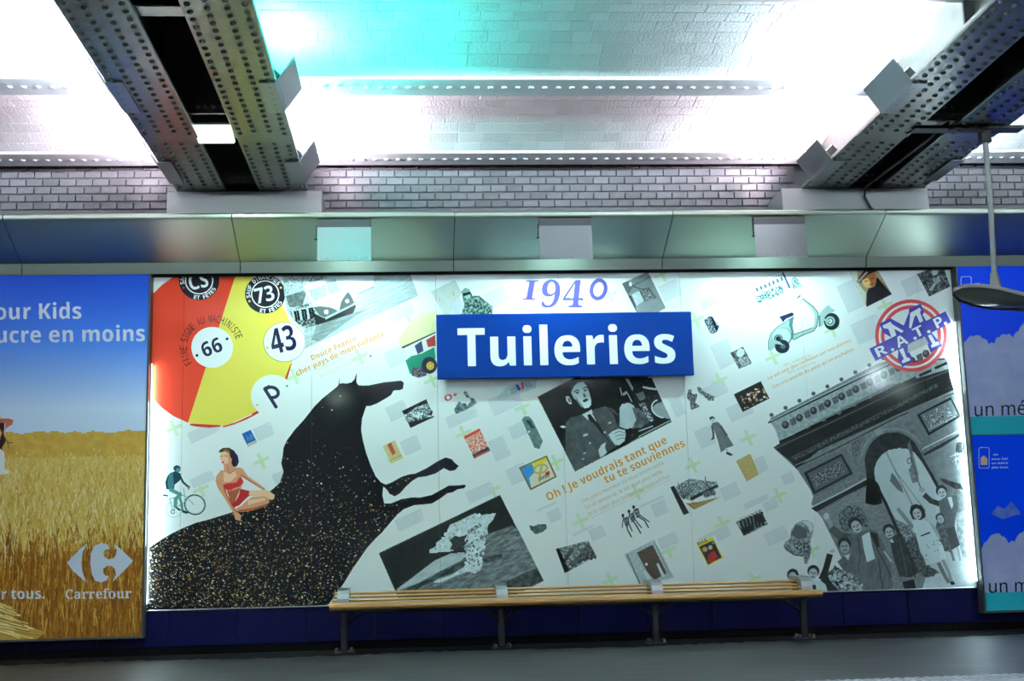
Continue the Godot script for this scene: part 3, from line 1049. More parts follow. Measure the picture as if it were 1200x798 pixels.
	i.tex(T(0.86), T(0.70), [190, 602, 300, 520, 430, 420, 540, 372, 622, 368, 628, 395, 600, 420, 480, 480, 330, 560, 200, 612], 0.03, 0.9, 3, Vector2(0.4, 2.0), deg_to_rad(-24))
	i.tex(T(0.10), T(0.40), [230, 610, 420, 520, 560, 450, 640, 410, 650, 440, 560, 490, 400, 560, 290, 618], 0.05, 1.8, 3, Vector2(0.3, 2.0), deg_to_rad(-24))
	i.tex(T(0.92), T(0.82), [398, 372, 398, 350, 440, 330, 442, 305, 470, 285, 510, 258, 512, 225, 530, 190, 580, 170, 640, 140, 690, 116, 720, 130, 742, 128, 825, 115, 805, 160, 772, 195, 768, 220, 775, 248, 755, 262, 758, 300, 745, 325, 752, 345, 720, 362, 722, 385, 735, 420, 738, 450, 722, 480, 690, 502, 650, 490, 610, 500, 540, 530, 470, 560, 425, 560, 440, 545, 540, 510, 620, 460, 640, 420, 625, 390, 640, 350, 600, 345, 540, 360, 480, 366], 0.06, 1.2)
	i.puffs([430, 345, 520, 215, 690, 125, 800, 130, 765, 210, 750, 330, 735, 440, 700, 495, 640, 480, 560, 515, 640, 420, 640, 350, 540, 355], 260, 5, 15, [0.97, 0.93, 0.84, 0.72, 0.9])
	i.puffs([640, 250, 760, 210, 750, 330, 735, 440, 650, 470, 630, 340], 70, 4, 11, [0.45, 0.6, 0.95, 0.3])
	i.tex(T(0.12), T(0.30), [525, 290, 560, 262, 590, 268, 640, 255, 622, 290, 645, 320, 618, 345, 560, 358, 530, 345, 545, 315], 0.06, 1.6)
	i.tex(T(0.35), T(0.85), [640, 230, 700, 190, 720, 180, 735, 200, 690, 230, 650, 250], 0.08, 2.2)
	i.tex(T(0.30), T(0.90), [715, 260, 755, 245, 752, 280, 725, 295], 0.08, 2.2)
	i.tex(T(0.25), T(0.88), [610, 320, 660, 310, 668, 335, 630, 350], 0.08, 2.0)
	i.tex(T(0.14), T(0.34), [730, 415, 800, 385, 870, 375, 860, 405, 760, 435], 0.06, 1.8)
	i.tex(T(0.16), T(0.34), [880, 560, 1000, 500, 1085, 470, 1130, 548, 1000, 600, 900, 600], 0.04, 1.6)
	# ---- speaker at the microphone
	i.sheet(620, 430, 6.139)
	i.tex(T(0.08), T(0.13), [60, 215, 330, 75, 880, 75, 1025, 395, 330, 752], 0.02, 0.8, 4)
	i.tex(T(0.24), T(0.36), [262, 400, 300, 365, 370, 345, 430, 330, 470, 305, 545, 283, 600, 300, 645, 350, 652, 440, 690, 470, 690, 535, 640, 565, 590, 595, 520, 650, 330, 752, 262, 620], 0.025, 1.0)
	i.pg(T(0.13), [560, 285, 650, 360, 640, 430, 600, 330])
	i.pg(T(0.78), [380, 342, 430, 318, 448, 305, 488, 392, 470, 390, 440, 350, 425, 385])
	i.pg(T(0.12), [418, 345, 440, 338, 510, 430, 545, 500, 520, 480, 470, 410, 430, 380])
	i.ln(T(0.12), 6, [455, 330, 520, 450, 590, 560])
	i.pg(T(0.16), [290, 165, 310, 122, 350, 100, 395, 103, 420, 135, 380, 105, 330, 130, 305, 190, 310, 235])
	i.pg(T(0.86), [302, 185, 322, 138, 352, 112, 388, 106, 412, 132, 432, 180, 447, 240, 446, 272, 430, 292, 400, 298, 372, 284, 345, 245, 318, 220])
	i.pg(T(0.60), [372, 284, 345, 245, 322, 205, 340, 220, 375, 262, 400, 298])
	i.pg(T(0.80), [262, 212, 285, 210, 300, 235, 308, 268, 290, 268, 268, 245])
	i.pg(T(0.25), [276, 222, 292, 228, 300, 255, 286, 250])
	i.ln(T(0.25), 7, [322, 180, 345, 165, 362, 170])
	i.ln(T(0.25), 7, [385, 158, 405, 145, 418, 150])
	i.pg(T(0.35), [330, 185, 350, 175, 362, 185, 345, 195])
	i.pg(T(0.35), [390, 170, 408, 158, 418, 168, 400, 178])
	i.pg(T(0.42), [385, 195, 398, 188, 412, 212, 395, 222])
	i.pg(T(0.20), [385, 240, 410, 226, 428, 236, 410, 250, 392, 256])
	i.pg(T(0.86), [220, 428, 245, 420, 268, 432, 245, 442])
	for d in [[405, 490, 20, 9], [545, 470, 9, 8], [437, 548, 8, 6], [400, 620, 12, 5], [388, 662, 7, 6], [580, 402, 12, 7]]: i.el(T(0.72), d[0], d[1], d[2], d[3], -0.3)
	i.pg(T(0.84), [570, 488, 600, 462, 645, 444, 690, 455, 695, 490, 688, 530, 650, 562, 618, 560, 595, 530])
	for n in 3: i.ln(T(0.45), 5, [612 + n * 8, 480 + n * 22, 650 + n * 8, 462 + n * 24, 690, 475 + n * 20])
	i.pg(T(0.80), [497, 600, 520, 560, 552, 540, 545, 580, 560, 615, 535, 640, 510, 650])
	i.tex(T(0.80), T(0.70), [650, 295, 668, 268, 715, 256, 750, 275, 780, 330, 790, 400, 740, 440, 690, 445, 652, 430], 0.02, 0.8)
	i.tex(T(0.50), T(0.22), [740, 290, 790, 300, 845, 345, 862, 400, 800, 440, 740, 442, 770, 380], 0.03, 1.2)
	i.tex(T(0.08), T(0.20), [700, 130, 870, 85, 900, 150, 955, 260, 930, 300, 890, 360, 860, 330, 810, 300, 770, 250], 0.06, 1.5)
	i.pg(T(0.70), [690, 85, 715, 85, 750, 150, 745, 175])
	i.pg(T(0.45), [765, 195, 820, 175, 840, 225, 800, 245])
	i.ln(T(0.88), 14, [820, 145, 870, 155, 915, 160])
	i.tex(T(0.85), T(0.12), [790, 265, 830, 255, 850, 300, 900, 380, 870, 400, 850, 360], 0.09, 2.2)
	i.tex(T(0.58), T(0.66), [885, 290, 920, 262, 960, 250, 1020, 375, 930, 360, 900, 335], 0.03, 0.8)
	i.ring(T(0.88), 960, 300, 80, 62, 9, 0.4, 1.2, 3.9)
	i.ln(T(0.88), 6, [655, 150, 668, 205])
	i.ln(T(0.80), 6, [700, 175, 740, 250])
	i.pg(T(0.70), [670, 190, 700, 172, 712, 188, 680, 208])
	i.ln(T(0.75), 8, [790, 462, 890, 425])
	i.ln(T(0.72), 7, [790, 500, 1015, 385])
	i.ln(T(0.80), 5, [730, 545, 800, 505])
	# lettering under it
	i.sheet(630, 500, 5.7)
	i.text("Oh ! Je voudrais tant que", "sans_bold", orange, 72, 497, 868, 108)
	i.text("tu te souviennes", "sans_bold", orange, 458, 380, 988, 128)
	var buff := H(0xc4a988)
	i.text("Des jours heureux où nous étions amis", "sans", buff, 302, 510, 843, 250)
	i.text("En ce temps-là, la vie était plus belle", "sans", buff, 325, 552, 835, 308)
	i.text("Et le soleil plus brillant qu'aujourd'hui", "sans", buff, 345, 598, 882, 338)
	i.ln(buff, 2, [355, 612, 885, 352])
	# ---- small pictures below
	i.sheet(600, 570, 6)
	i.tex(H(0x5a716f), H(0x2c403f), [120, 272, 150, 280, 190, 265, 240, 268, 246, 295, 215, 320, 165, 338, 130, 305], 0.05, 1.2)
	i.picture([308, 440, 535, 380, 595, 492, 370, 610], T(0.80), T(0.25), 0.07, 1.6)
	i.pg(T(0.10), [308, 440, 330, 432, 380, 545, 410, 590, 370, 610])
	i.tex(T(0.14), T(0.45), [400, 540, 470, 480, 535, 395, 595, 492, 480, 535, 400, 590], 0.08, 1.8)
	for n in 9: i.ln(T(0.16), 3, [365, 550, 372 + n * 8, 480 - n * 6, 340 + n * 22, 432 - n * 4])
	i.puffs([400, 560, 480, 520, 580, 490, 590, 500, 400, 595], 40, 5, 12, [0.1, 0.85, 0.2])
	for f in [[780, 205, 840, 355], [822, 175, 905, 330], [855, 145, 960, 290]]:
		i.el(H(0x1a1d22), f[0], f[1], 10, 13)
		i.tex(H(0x15181c), H(0x9aa6aa), [f[0] - 4, f[1] + 15, f[0] + 34, f[1] + 8, f[0] + 48, f[1] + 60, f[0] + 20, f[1] + 80], 0.1, 1.6)
		i.ln(H(0x1a1d22), 9, [f[0] + 28, f[1] + 65, f[2] - 28, f[3] - 50, f[2], f[3]])
		i.ln(H(0x2a2d32), 8, [f[0] + 40, f[1] + 55, f[2] + 5, f[3] - 40])
		i.ln(H(0x2a2d32), 6, [f[0], f[1] + 30, f[0] - 5, f[1] + 85])
	i.tex(T(0.84), T(0.66), [788, 478, 1000, 375, 1140, 640, 900, 702], 0.09, 1.2)
	i.tex(H(0x57473f), H(0x3b302c), [878, 465, 988, 410, 1088, 610, 1000, 660, 950, 600], 0.1, 1.8, 2)
	i.ln(T(0.25), 7, [808, 478, 905, 695])
	i.ln(T(0.45), 5, [1005, 400, 1110, 620])
	i.el(T(0.9), 945, 547, 10, 10)
	i.pg(T(0.85), [920, 590, 950, 600, 985, 670, 960, 675])
	i.pg(T(0.85), [1015, 545, 1030, 540, 1075, 630, 1055, 640])
	i.sheet(770, 540, 5.32)
	i.tex(T(0.82), T(0.35), [110, 165, 200, 110, 300, 125, 370, 130, 385, 165, 215, 250, 150, 230], 0.09, 1.7, 2)
	i.pg(T(0.12), [82, 165, 105, 155, 200, 325, 165, 338])
	i.pg(T(0.13), [205, 230, 375, 148, 380, 160, 215, 248])
	i.tex(H(0xa38c55), H(0x8a7748), [180, 265, 260, 255, 395, 225, 230, 305], 0.04, 1.0)
	i.ln(T(0.12), 5, [300, 100, 305, 140, 330, 170, 360, 220])
	for n in 6: i.ln(T(0.25), 4, [165, 240, 130 + n * 24, 135 + n * 3])
	i.tex(T(0.15), T(0.6), [280, 200, 350, 175, 370, 205, 300, 232], 0.1, 1.8)
	i.pg(H(0xd8cc45), [246, 518, 346, 474, 412, 606, 314, 658])
	i.tex(H(0x1c1d22), H(0x33343a), [262, 535, 352, 496, 402, 602, 318, 648], 0.05, 1.0)
	i.text("ELLE", "sans_bold", H(0x3a3420), 256, 526, 312, 502, 20.0)
	i.tex(H(0xb3352c), H(0x8f241f), [320, 585, 355, 560, 380, 600, 340, 635, 318, 625], 0.06, 1.2)
	i.el(H(0xc99a6c), 298, 552, 17, 15)
	i.el(H(0xd0b090), 332, 540, 13, 14)
	i.el(H(0x6a8296), 350, 512, 11, 8)
	i.picture([490, 382, 642, 300, 692, 395, 540, 470], T(0.30), T(0.75), 0.09, 1.8)
	for n in 7:
		i.ln(T(0.12), 17, [520 + n * 22, 375 - n * 9, 540 + n * 20, 440 - n * 7])
		i.el(T(0.8), 518 + n * 22, 362 - n * 9, 8, 9)
	i.pg(T(0.12), [520, 425, 590, 400, 610, 425, 540, 468])
	i.pg(T(0.14), [600, 345, 655, 325, 680, 380, 630, 390])
	i.tex(H(0xb3a269), H(0x9d8d57), [495, 0, 580, -45, 634, 82, 560, 125], 0.05, 0.8)
	# folded microbus, chrome and glass
	i.sheet(900, 580, 6.65)
	i.tex(T(0.72), T(0.35), [120, 400, 135, 365, 175, 335, 180, 270, 215, 225, 260, 200, 310, 198, 350, 225, 355, 270, 340, 330, 325, 385, 338, 420, 325, 490, 305, 535, 285, 540, 275, 480, 215, 472, 165, 450, 130, 425], 0.05, 1.8)
	i.tex(T(0.26), T(0.34), [175, 310, 210, 240, 255, 238, 280, 265, 305, 275, 300, 335, 240, 345], 0.03, 1.0)
	i.pg(T(0.85), [260, 205, 310, 202, 345, 228, 350, 270, 330, 300, 315, 245, 280, 222])
	i.tex(T(0.10), T(0.70), [185, 345, 240, 350, 320, 380, 325, 480, 290, 530, 270, 470, 200, 400], 0.09, 2.2)
	i.ln(T(0.12), 8, [130, 405, 200, 465, 270, 475])
	# ---- figures on the right of the sign
	i.sheet(790, 420, 5.7)
	i.tex(T(0.12), T(0.66), [95, 210, 115, 205, 118, 235, 155, 240, 150, 270, 140, 295, 172, 320, 140, 335, 112, 345, 105, 290, 82, 260], 0.1, 2.0)
	i.tex(T(0.14), T(0.72), [150, 195, 172, 188, 190, 215, 225, 235, 270, 255, 265, 280, 235, 285, 195, 250, 160, 222], 0.1, 2.0)
	i.pg(T(0.10), [398, 240, 578, 152, 636, 268, 458, 358])
	for n in 34:
		var u := i.rng.randf_range(0.12, 0.95)
		var v := i.rng.randf_range(0.25, 0.92)
		var q := Vector2(398, 240).lerp(Vector2(578, 152), u) + Vector2(60, 117) * v
		i.el([H(0xc9a684), H(0xe2d8c6), H(0x9c5b3f), H(0x8a8a6a)][n % 4], q.x, q.y, i.rng.randf_range(4, 10), i.rng.randf_range(4, 10))
	i.pg(H(0x1a1f2a), [235, 395, 255, 385, 275, 400, 262, 412, 240, 412])
	i.el(T(0.82), 258, 412, 13, 13)
	i.tex(T(0.52), T(0.36), [248, 435, 285, 422, 305, 432, 325, 480, 355, 515, 398, 582, 350, 600, 312, 630, 295, 560, 272, 490], 0.05, 1.2, 2, Vector2(2, 0.4), deg_to_rad(-25))
	i.ln(T(0.34), 15, [252, 450, 262, 500, 262, 535])
	i.ln(T(0.3), 13, [310, 450, 352, 515])
	i.ln(T(0.75), 12, [345, 600, 362, 630])
	i.pg(T(0.10), [345, 625, 372, 630, 395, 645, 375, 650, 350, 640])
	i.pg(T(0.12), [245, 540, 262, 528, 266, 538, 250, 546])
	i.tex(H(0xbcab70), H(0xa5945c), [415, 690, 496, 645, 567, 776, 484, 822], 0.05, 0.8)
	i.sheet(720, 315, 6.65)
	i.picture([903, 655, 1002, 607, 1072, 738, 970, 780], T(0.14), T(0.60), 0.06, 1.6)
	i.el(T(0.86), 982, 655, 30, 36, 0.4)
	i.tex(T(0.85), T(0.4), [960, 700, 1030, 680, 1060, 735, 990, 765], 0.08, 1.6)
	i.tex(H(0x14202e), H(0xb5c8cc), [695, 400, 720, 385, 740, 365, 762, 375, 790, 415, 818, 450, 800, 490, 770, 505, 748, 500, 722, 455], 0.09, 1.7)
	i.pg(H(0x10182a), [745, 370, 765, 375, 808, 470, 795, 490])
	# platform photograph under the cornice
	i.tex(T(0.55), T(0.48), [58, 115, 260, 22, 400, 305, 330, 345, 175, 345], 0.03, 0.8)
	i.pg(T(0.36), [58, 115, 100, 96, 200, 160, 140, 140, 110, 205])
	i.ln(T(0.2), 5, [150, 130, 285, 60])
	i.tex(T(0.85), T(0.7), [135, 200, 200, 165, 232, 250, 170, 290], 0.04, 0.8)
	i.pg(T(0.16), [105, 205, 130, 210, 165, 280, 170, 330])
	i.tex(T(0.62), T(0.25), [205, 165, 280, 145, 330, 225, 240, 258], 0.08, 1.8)
	i.ln(T(0.12), 8, [195, 165, 240, 255])
	i.ln(T(0.12), 8, [265, 148, 318, 230])
	i.ln(T(0.15), 5, [150, 140, 220, 160, 280, 148])
	i.tex(T(0.50), T(0.58), [165, 295, 335, 228, 400, 305, 330, 345, 178, 345], 0.03, 0.9, 3, Vector2(0.4, 2), deg_to_rad(-24))
	i.el(T(0.9), 125, 120, 12, 18)
	# hooded man above the sign
	i.sheet(500, 315, 7.5)
	i.tex(H(0xb9c4c0), H(0xc9d2cc), [38, 205, 245, 102, 305, 215, 290, 260, 225, 300, 230, 410, 150, 410], 0.03, 0.6)
	i.ln(H(0x8fa09c), 3, [38, 205, 245, 102, 305, 215])
	i.el(H(0xd9a83a), 112, 270, 8, 8)
	i.ln(H(0xd9a83a), 9, [228, 200, 240, 240])
	i.tex(H(0xb3bfdc), H(0xcdd6ea), [225, 300, 290, 262, 330, 330, 320, 410, 232, 410], 0.03, 0.8)
	i.tex(H(0x16332f), H(0x93b3ac), [305, 200, 335, 168, 372, 178, 392, 215, 400, 240, 460, 238, 520, 285, 580, 335, 575, 400, 300, 400, 330, 330, 315, 250], 0.07, 1.9)
	i.pg(H(0x7fa59c), [312, 190, 340, 170, 370, 180, 380, 200, 320, 215])
	i.pg(H(0x0f2421), [312, 220, 380, 200, 388, 220, 330, 245])
	i.pg(H(0x9dbbb4), [330, 240, 380, 222, 388, 250, 350, 275])
	# 1940
	i.sheet(500, 310, 3.3333)
	var violet := H(0x57509c)
	i.text("I", "serif_bold", violet, 374, 138, 424, 138, 77.0, 0.18)
	i.text("9", "serif_bold", violet, 442, 168, 515, 168, 108.0, 0.10)
	i.text("4", "serif_bold", violet, 528, 168, 608, 168, 108.0, 0.10)
	i.ring(violet, 671, 97, 27, 36, 15, 0.25)
	i.ln(violet, 6, [660, 60, 684, 58])
	# ---- town house drawing and scooter
	i.sheet(870, 315, 7.253)
	i.ln(H(0x9db8ba), 3, [50, 110, 340, 20])
	i.tex(H(0xeaf1f1), H(0xa9c2c4), [70, 155, 340, 35, 405, 160, 130, 225], 0.1, 1.2, 2)
	for n in 7:
		i.pg(H(0x32586a), [110 + n * 35, 165 - n * 15, 125 + n * 35, 158 - n * 15, 138 + n * 35, 188 - n * 15, 123 + n * 35, 195 - n * 15])
	i.tex(H(0x1d4a52), H(0xe2eaea), [105, 225, 340, 130, 350, 205, 235, 262, 180, 270, 150, 305, 130, 300], 0.08, 1.8, 2)
	i.pg(H(0x3a4f88), [335, 30, 350, 30, 410, 160, 395, 170])
	i.tex(H(0x35626a), H(0xdfe9e9), [410, 90, 440, 62, 470, 85, 505, 150, 430, 170], 0.09, 1.6, 2)
	var sc := H(0x9bb9b7)
	var sd := H(0x54777a)
	i.pg(sc, [222, 690, 220, 620, 240, 550, 300, 490, 370, 450, 405, 425, 438, 405, 430, 440, 420, 480, 432, 540, 435, 590, 400, 620, 340, 640, 280, 660, 245, 695])
	i.pg(sd, [400, 430, 438, 405, 425, 480, 440, 560, 432, 600, 410, 600, 418, 540, 398, 480])
	i.ln(sd, 6, [222, 690, 220, 620, 240, 550, 300, 490, 370, 450, 405, 425, 438, 405])
	i.el(sd, 335, 582, 88, 78, -0.4)
	i.el(H(0xb7cecb), 332, 578, 82, 72, -0.4)
	i.el(H(0x1f2f36), 305, 595, 36, 36)
	i.ring(H(0x9fb9b7), 305, 595, 26, 26, 6)
	i.el(H(0x20303a), 338, 660, 62, 58)
	i.el(H(0x586c72), 345, 660, 22, 20)
	i.pg(sc, [240, 640, 300, 640, 350, 650, 320, 620, 260, 600])
	i.pg(H(0x1f2b4a), [312, 408, 420, 370, 438, 382, 430, 400, 370, 425, 345, 455, 330, 430])
	i.pg(sc, [430, 555, 540, 520, 600, 500, 612, 470, 615, 400, 600, 360, 545, 300, 500, 262, 512, 252, 600, 320, 640, 370, 645, 400, 632, 490, 605, 525, 520, 555, 435, 605])
	i.ln(sd, 9, [435, 605, 520, 560, 605, 528, 632, 490, 645, 400, 640, 370, 600, 320, 512, 252])
	i.ln(H(0x35505a), 6, [430, 560, 540, 522, 600, 500])
	i.ln(H(0x3a5058), 12, [468, 248, 490, 228])
	i.ln(H(0x6a8a8c), 6, [505, 262, 492, 298])
	i.pg(sc, [655, 380, 690, 340, 712, 320, 735, 305, 750, 330, 790, 355, 760, 372, 720, 400, 690, 450, 688, 480, 662, 490, 655, 430])
	i.pg(H(0x55777a), [648, 400, 660, 395, 662, 490, 648, 495])
	i.el(H(0x1e2c33), 758, 448, 66, 72)
	i.el(sc, 745, 445, 42, 42)
	i.el(sd, 745, 445, 28, 28)
	i.el(H(0xdfe9e8), 745, 445, 17, 17)
	i.el(H(0x24343a), 745, 445, 6, 6)
	i.ln(sc, 16, [690, 430, 735, 445])
	i.pg(sc, [700, 385, 745, 360, 790, 355, 735, 345])
	# verses, right
	i.sheet(840, 310, 3.3333)
	i.text("Ami, entends-tu", "sans", H(0xd5b79a), 262, 400, 368, 358)
	i.text("Le vol noir des corbeaux sur nos plaines", "sans_bold", H(0xd9ac7c), 203, 450, 525, 300)
	i.text("Ami, entends-tu", "sans", H(0xd5b79a), 280, 428, 386, 386)
	i.text("Ces cris sourds du pays qu'on enchaîne", "sans_bold", H(0xd9ac7c), 220, 485, 535, 336)
	# man with a hat, man with a trumpet
	i.sheet(990, 315, 6.386)
	i.tex(H(0xb5aa8c), H(0x8f7f63), [20, 0, 240, 0, 352, 190, 162, 286], 0.03, 0.8)
	i.tex(H(0xd8ddd2), H(0xc3cabb), [20, 0, 90, 0, 100, 110, 165, 190, 150, 270], 0.03, 0.8)
	i.tex(H(0x1c1a20), H(0x2c2830), [160, 190, 175, 150, 225, 130, 240, 60, 352, 190, 162, 286], 0.03, 0.8)
	i.pg(H(0xb06a3c), [125, 75, 200, 25, 230, 40, 235, 100, 215, 135, 180, 148, 150, 130])
	i.pg(H(0xe0c07a), [125, 90, 170, 65, 190, 100, 195, 138, 160, 140, 135, 115])
	i.pg(H(0x4a2e22), [82, 102, 130, 30, 150, 0, 235, 0, 232, 20, 180, 40, 130, 85, 120, 105])
	i.pg(H(0x9aa0a0), [82, 102, 160, 20, 175, 25, 110, 100])
	i.ln(H(0x3a2018), 5, [150, 95, 170, 88])
	i.ln(H(0x3a2018), 5, [195, 75, 215, 68])
	i.ln(H(0x6a2a1c), 6, [180, 122, 210, 112])
	i.picture([540, 40, 650, -5, 740, -5, 787, 132, 630, 208], T(0.12), T(0.5), 0.05, 1.5)
	i.el(T(0.78), 672, 20, 24, 30, 0.4)
	i.ln(T(0.72), 20, [640, 160, 680, 100, 700, 60])
	i.pg(T(0.62), [650, 80, 700, 60, 720, 90, 680, 120])
	i.ln(T(0.55), 5, [700, 40, 770, 120])
	# ---- triumphal arch and the crowd
	i.sheet(890, 400, 4.6154)
	var st1 := T(0.50)
	var st2 := T(0.30)
	i.tex(T(0.54), T(0.40), [50, 430, 1015, 95, 1030, 200, 1050, 260, 1100, 470, 1130, 640, 1200, 1345, 560, 1345, 480, 1250, 400, 1080, 340, 960, 280, 880, 290, 840, 250, 740, 200, 690, 75, 575, 110, 550, 85, 470], 0.04, 1.2)
	i.tex(T(0.74), T(0.54), [55, 432, 720, 118, 1015, 95, 1022, 180, 700, 235, 300, 440, 110, 550, 85, 475], 0.05, 1.2)
	for n in 9:
		i.el(T(0.34), 65 + n * 75.5, 398 - n * 38.5, 11, 11)
	i.tex(T(0.60), T(0.42), [60, 415, 640, 120, 720, 100, 720, 118, 55, 434], 0.08, 1.6, 2)
	i.ln(T(0.14), 9, [48, 440, 300, 318, 560, 192, 720, 118, 1000, 95])
	i.ln(T(0.80), 4, [60, 430, 300, 310, 560, 184, 700, 120])
	for n in 12:
		var x := 140.0 + n * 76.0
		var y := 452.0 - n * 38.5
		if x > 960: break
		i.el(T(0.20), x, y, 19, 21)
		i.el(T(0.42), x - 3, y - 5, 9, 10)
		i.tex(T(0.22), T(0.5), [x + 22, y - 28, x + 52, y - 44, x + 62, y - 8, x + 34, y + 6], 0.15, 2.0, 2)
	i.tex(T(0.10), T(0.17), [75, 575, 180, 505, 420, 400, 750, 230, 1020, 150, 1030, 200, 1050, 262, 740, 400, 320, 590, 200, 690, 165, 645], 0.03, 1.0, 3, Vector2(0.3, 2.5), deg_to_rad(-24))
	for n in 11:
		i.ln(T(0.06), 14, [110 + n * 84, 545 - n * 40, 170 + n * 84, 518 - n * 40])
	i.tex(T(0.42), T(0.12), [170, 625, 420, 500, 740, 340, 960, 225, 965, 245, 740, 365, 420, 530, 180, 650], 0.09, 2.0, 2)
	i.ln(T(0.36), 6, [85, 580, 320, 470, 760, 262, 1020, 160])
	i.ln(T(0.52), 5, [190, 672, 420, 565, 740, 400, 1045, 270])
	i.ln(T(0.14), 5, [195, 684, 420, 577, 740, 412, 1048, 282])
	i.ln(T(0.55), 4, [205, 698, 420, 592, 740, 426, 1050, 294])
	# relief panels
	i.sheet(890, 470, 6.14)
	i.tex(T(0.40), T(0.48), [270, 490, 620, 330, 640, 380, 680, 540, 400, 690], 0.05, 1.0)
	i.pg(T(0.12), [318, 515, 590, 378, 672, 522, 392, 672])
	i.pg(T(0.36), [345, 520, 585, 398, 648, 515, 400, 648])
	i.tex(T(0.15), T(0.62), [372, 540, 580, 430, 612, 510, 412, 620], 0.1, 2.2, 2)
	i.tex(T(0.30), T(0.5), [660, 300, 745, 255, 720, 330, 690, 430, 670, 380], 0.08, 1.8)
	i.ln(T(0.78), 9, [372, 765, 600, 650, 770, 555])
	i.pg(T(0.14), [372, 772, 600, 658, 775, 565, 775, 605, 620, 680, 410, 798])
	i.sheet(1000, 470, 6.14)
	i.tex(T(0.42), T(0.52), [395, 80, 560, 0, 760, -60, 790, 190, 480, 330, 470, 250], 0.05, 1.0)
	i.pg(T(0.14), [455, 98, 700, -30, 775, 110, 540, 247])
	i.pg(T(0.44), [480, 100, 700, -10, 755, 105, 545, 225])
	i.tex(T(0.28), T(0.66), [500, 120, 680, 30, 720, 110, 545, 195], 0.1, 2.0, 2)
	i.ln(T(0.75), 5, [540, 205, 730, 110])
	i.ln(T(0.78), 9, [470, 358, 620, 282, 775, 205])
	i.pg(T(0.20), [500, 380, 620, 312, 760, 235, 765, 260, 520, 405])
	# archway
	var ringo := []
	for n in 21:
		var w := lerpf(3.3, 5.75, n / 20.0)
		ringo.append_array([285 + cos(w) * 235, 440 + sin(w) * 245])
	i.tex(T(0.52), T(0.40), ringo + [510, 330, 440, 400, 90, 560, 30, 480], 0.05, 1.0)
	var inner := []
	for n in 21:
		var w := lerpf(3.2, 5.85, n / 20.0)
		inner.append_array([285 + cos(w) * 205, 445 + sin(w) * 222])
	i.tex(T(0.12), T(0.24), inner + [520, 440, 230, 640, 100, 590], 0.03, 1.0)
	for n in 3: i.ring(T(0.70 - n * 0.12), 285, 442, 236 - n * 11, 246 - n * 11, 4, 0.0, 3.3, 5.7)
	i.pg(T(0.6), [148, 210, 200, 190, 212, 232, 165, 248])
	i.tex(T(0.85), T(0.80), [150, 520, 152, 480, 170, 430, 205, 385, 255, 352, 330, 338, 400, 346, 470, 390, 520, 440, 560, 515, 600, 610, 660, 720, 780, 840, 860, 1350, 560, 1200, 290, 830, 215, 690, 185, 610, 158, 570], 0.02, 0.7)
	i.tex(T(0.46), T(0.56), [500, 400, 640, 330, 780, 240, 830, 300, 850, 700, 760, 640, 640, 560, 570, 520], 0.03, 1.0)
	i.ln(T(0.18), 22, [420, 330, 500, 430, 560, 530, 605, 615])
	# lamp on the pier, statue
	i.tex(T(0.16), T(0.3), [740, 300, 800, 290, 810, 370, 735, 375], 0.05, 1.4)
	i.tex(T(0.35), T(0.8), [690, 400, 740, 370, 810, 375, 825, 440, 760, 480, 715, 440], 0.08, 1.8)
	i.tex(T(0.7), T(0.5), [735, 450, 820, 440, 825, 490, 745, 495], 0.1, 1.6)
	i.puffs([470, 110, 700, 0, 755, 105, 545, 220], 60, 6, 12, [0.3, 0.7, 0.5])
	# left pier and hanging banner
	i.tex(T(0.44), T(0.58), [-240, 790, -30, 690, 60, 640, 100, 600, 190, 640, 260, 800, 350, 1100, 0, 1100, -180, 900], 0.06, 1.2, 3, Vector2(0.6, 1.6), deg_to_rad(-24))
	i.pg(T(0.08), [95, 560, 130, 555, 175, 590, 190, 620, 205, 735, 150, 750, 85, 735])
	i.ln(T(0.12), 22, [150, 580, 230, 730, 330, 960, 420, 1150])
	# flags
	i.ln(T(0.62), 12, [235, 365, 300, 500, 420, 740, 560, 1010])
	i.ln(T(0.5), 5, [300, 500, 520, 790])
	i.pg(T(0.42), [275, 515, 262, 575, 320, 640, 360, 662, 345, 610, 300, 540])
	i.tex(T(0.38), T(0.6), [390, 320, 405, 285, 440, 420, 465, 520, 468, 580, 425, 592, 395, 500, 420, 450], 0.05, 1.4)
	i.ln(T(0.35), 8, [405, 280, 420, 420, 470, 590, 490, 640])
	i.ring(T(0.3), 402, 430, 14, 20, 6)
	# crowd, right half
	i.sheet(1020, 560, 5.9)
	i.tex(T(0.90), T(0.80), [380, 690, 760, 560, 760, 830, 340, 830], 0.03, 0.8)
	i.tex(T(0.16), T(0.30), [480, 0, 620, 40, 640, 80, 580, 75, 500, 30], 0.04, 1.0)
	i.tex(T(0.70), T(0.5), [590, 250, 700, 200, 740, 330, 740, 560, 640, 560, 600, 400], 0.05, 1.6)
	# man with a raised arm
	i.ln(T(0.22), 36, [375, 120, 420, 160, 490, 185])
	i.el(T(0.66), 355, 82, 20, 18)
	i.tex(T(0.44), T(0.34), [470, 160, 520, 130, 590, 120, 610, 180, 590, 260, 580, 340, 520, 350, 480, 240], 0.05, 1.0)
	i.pg(T(0.85), [530, 135, 560, 130, 572, 190, 560, 215])
	i.tex(T(0.24), T(0.32), [520, 350, 580, 335, 600, 410, 618, 465, 560, 500, 500, 510], 0.05, 1.0)
	i.ln(T(0.66), 16, [600, 480, 620, 570])
	i.ln(T(0.5), 18, [555, 500, 575, 570])
	i.head(492, 98, 38, T(0.78), T(0.2), -0.25)
	# woman behind
	i.tex(T(0.26), T(0.5), [460, 300, 510, 300, 540, 420, 560, 520, 480, 480, 440, 380], 0.06, 1.2)
	i.head(482, 280, 30, T(0.76), T(0.3), -0.2)
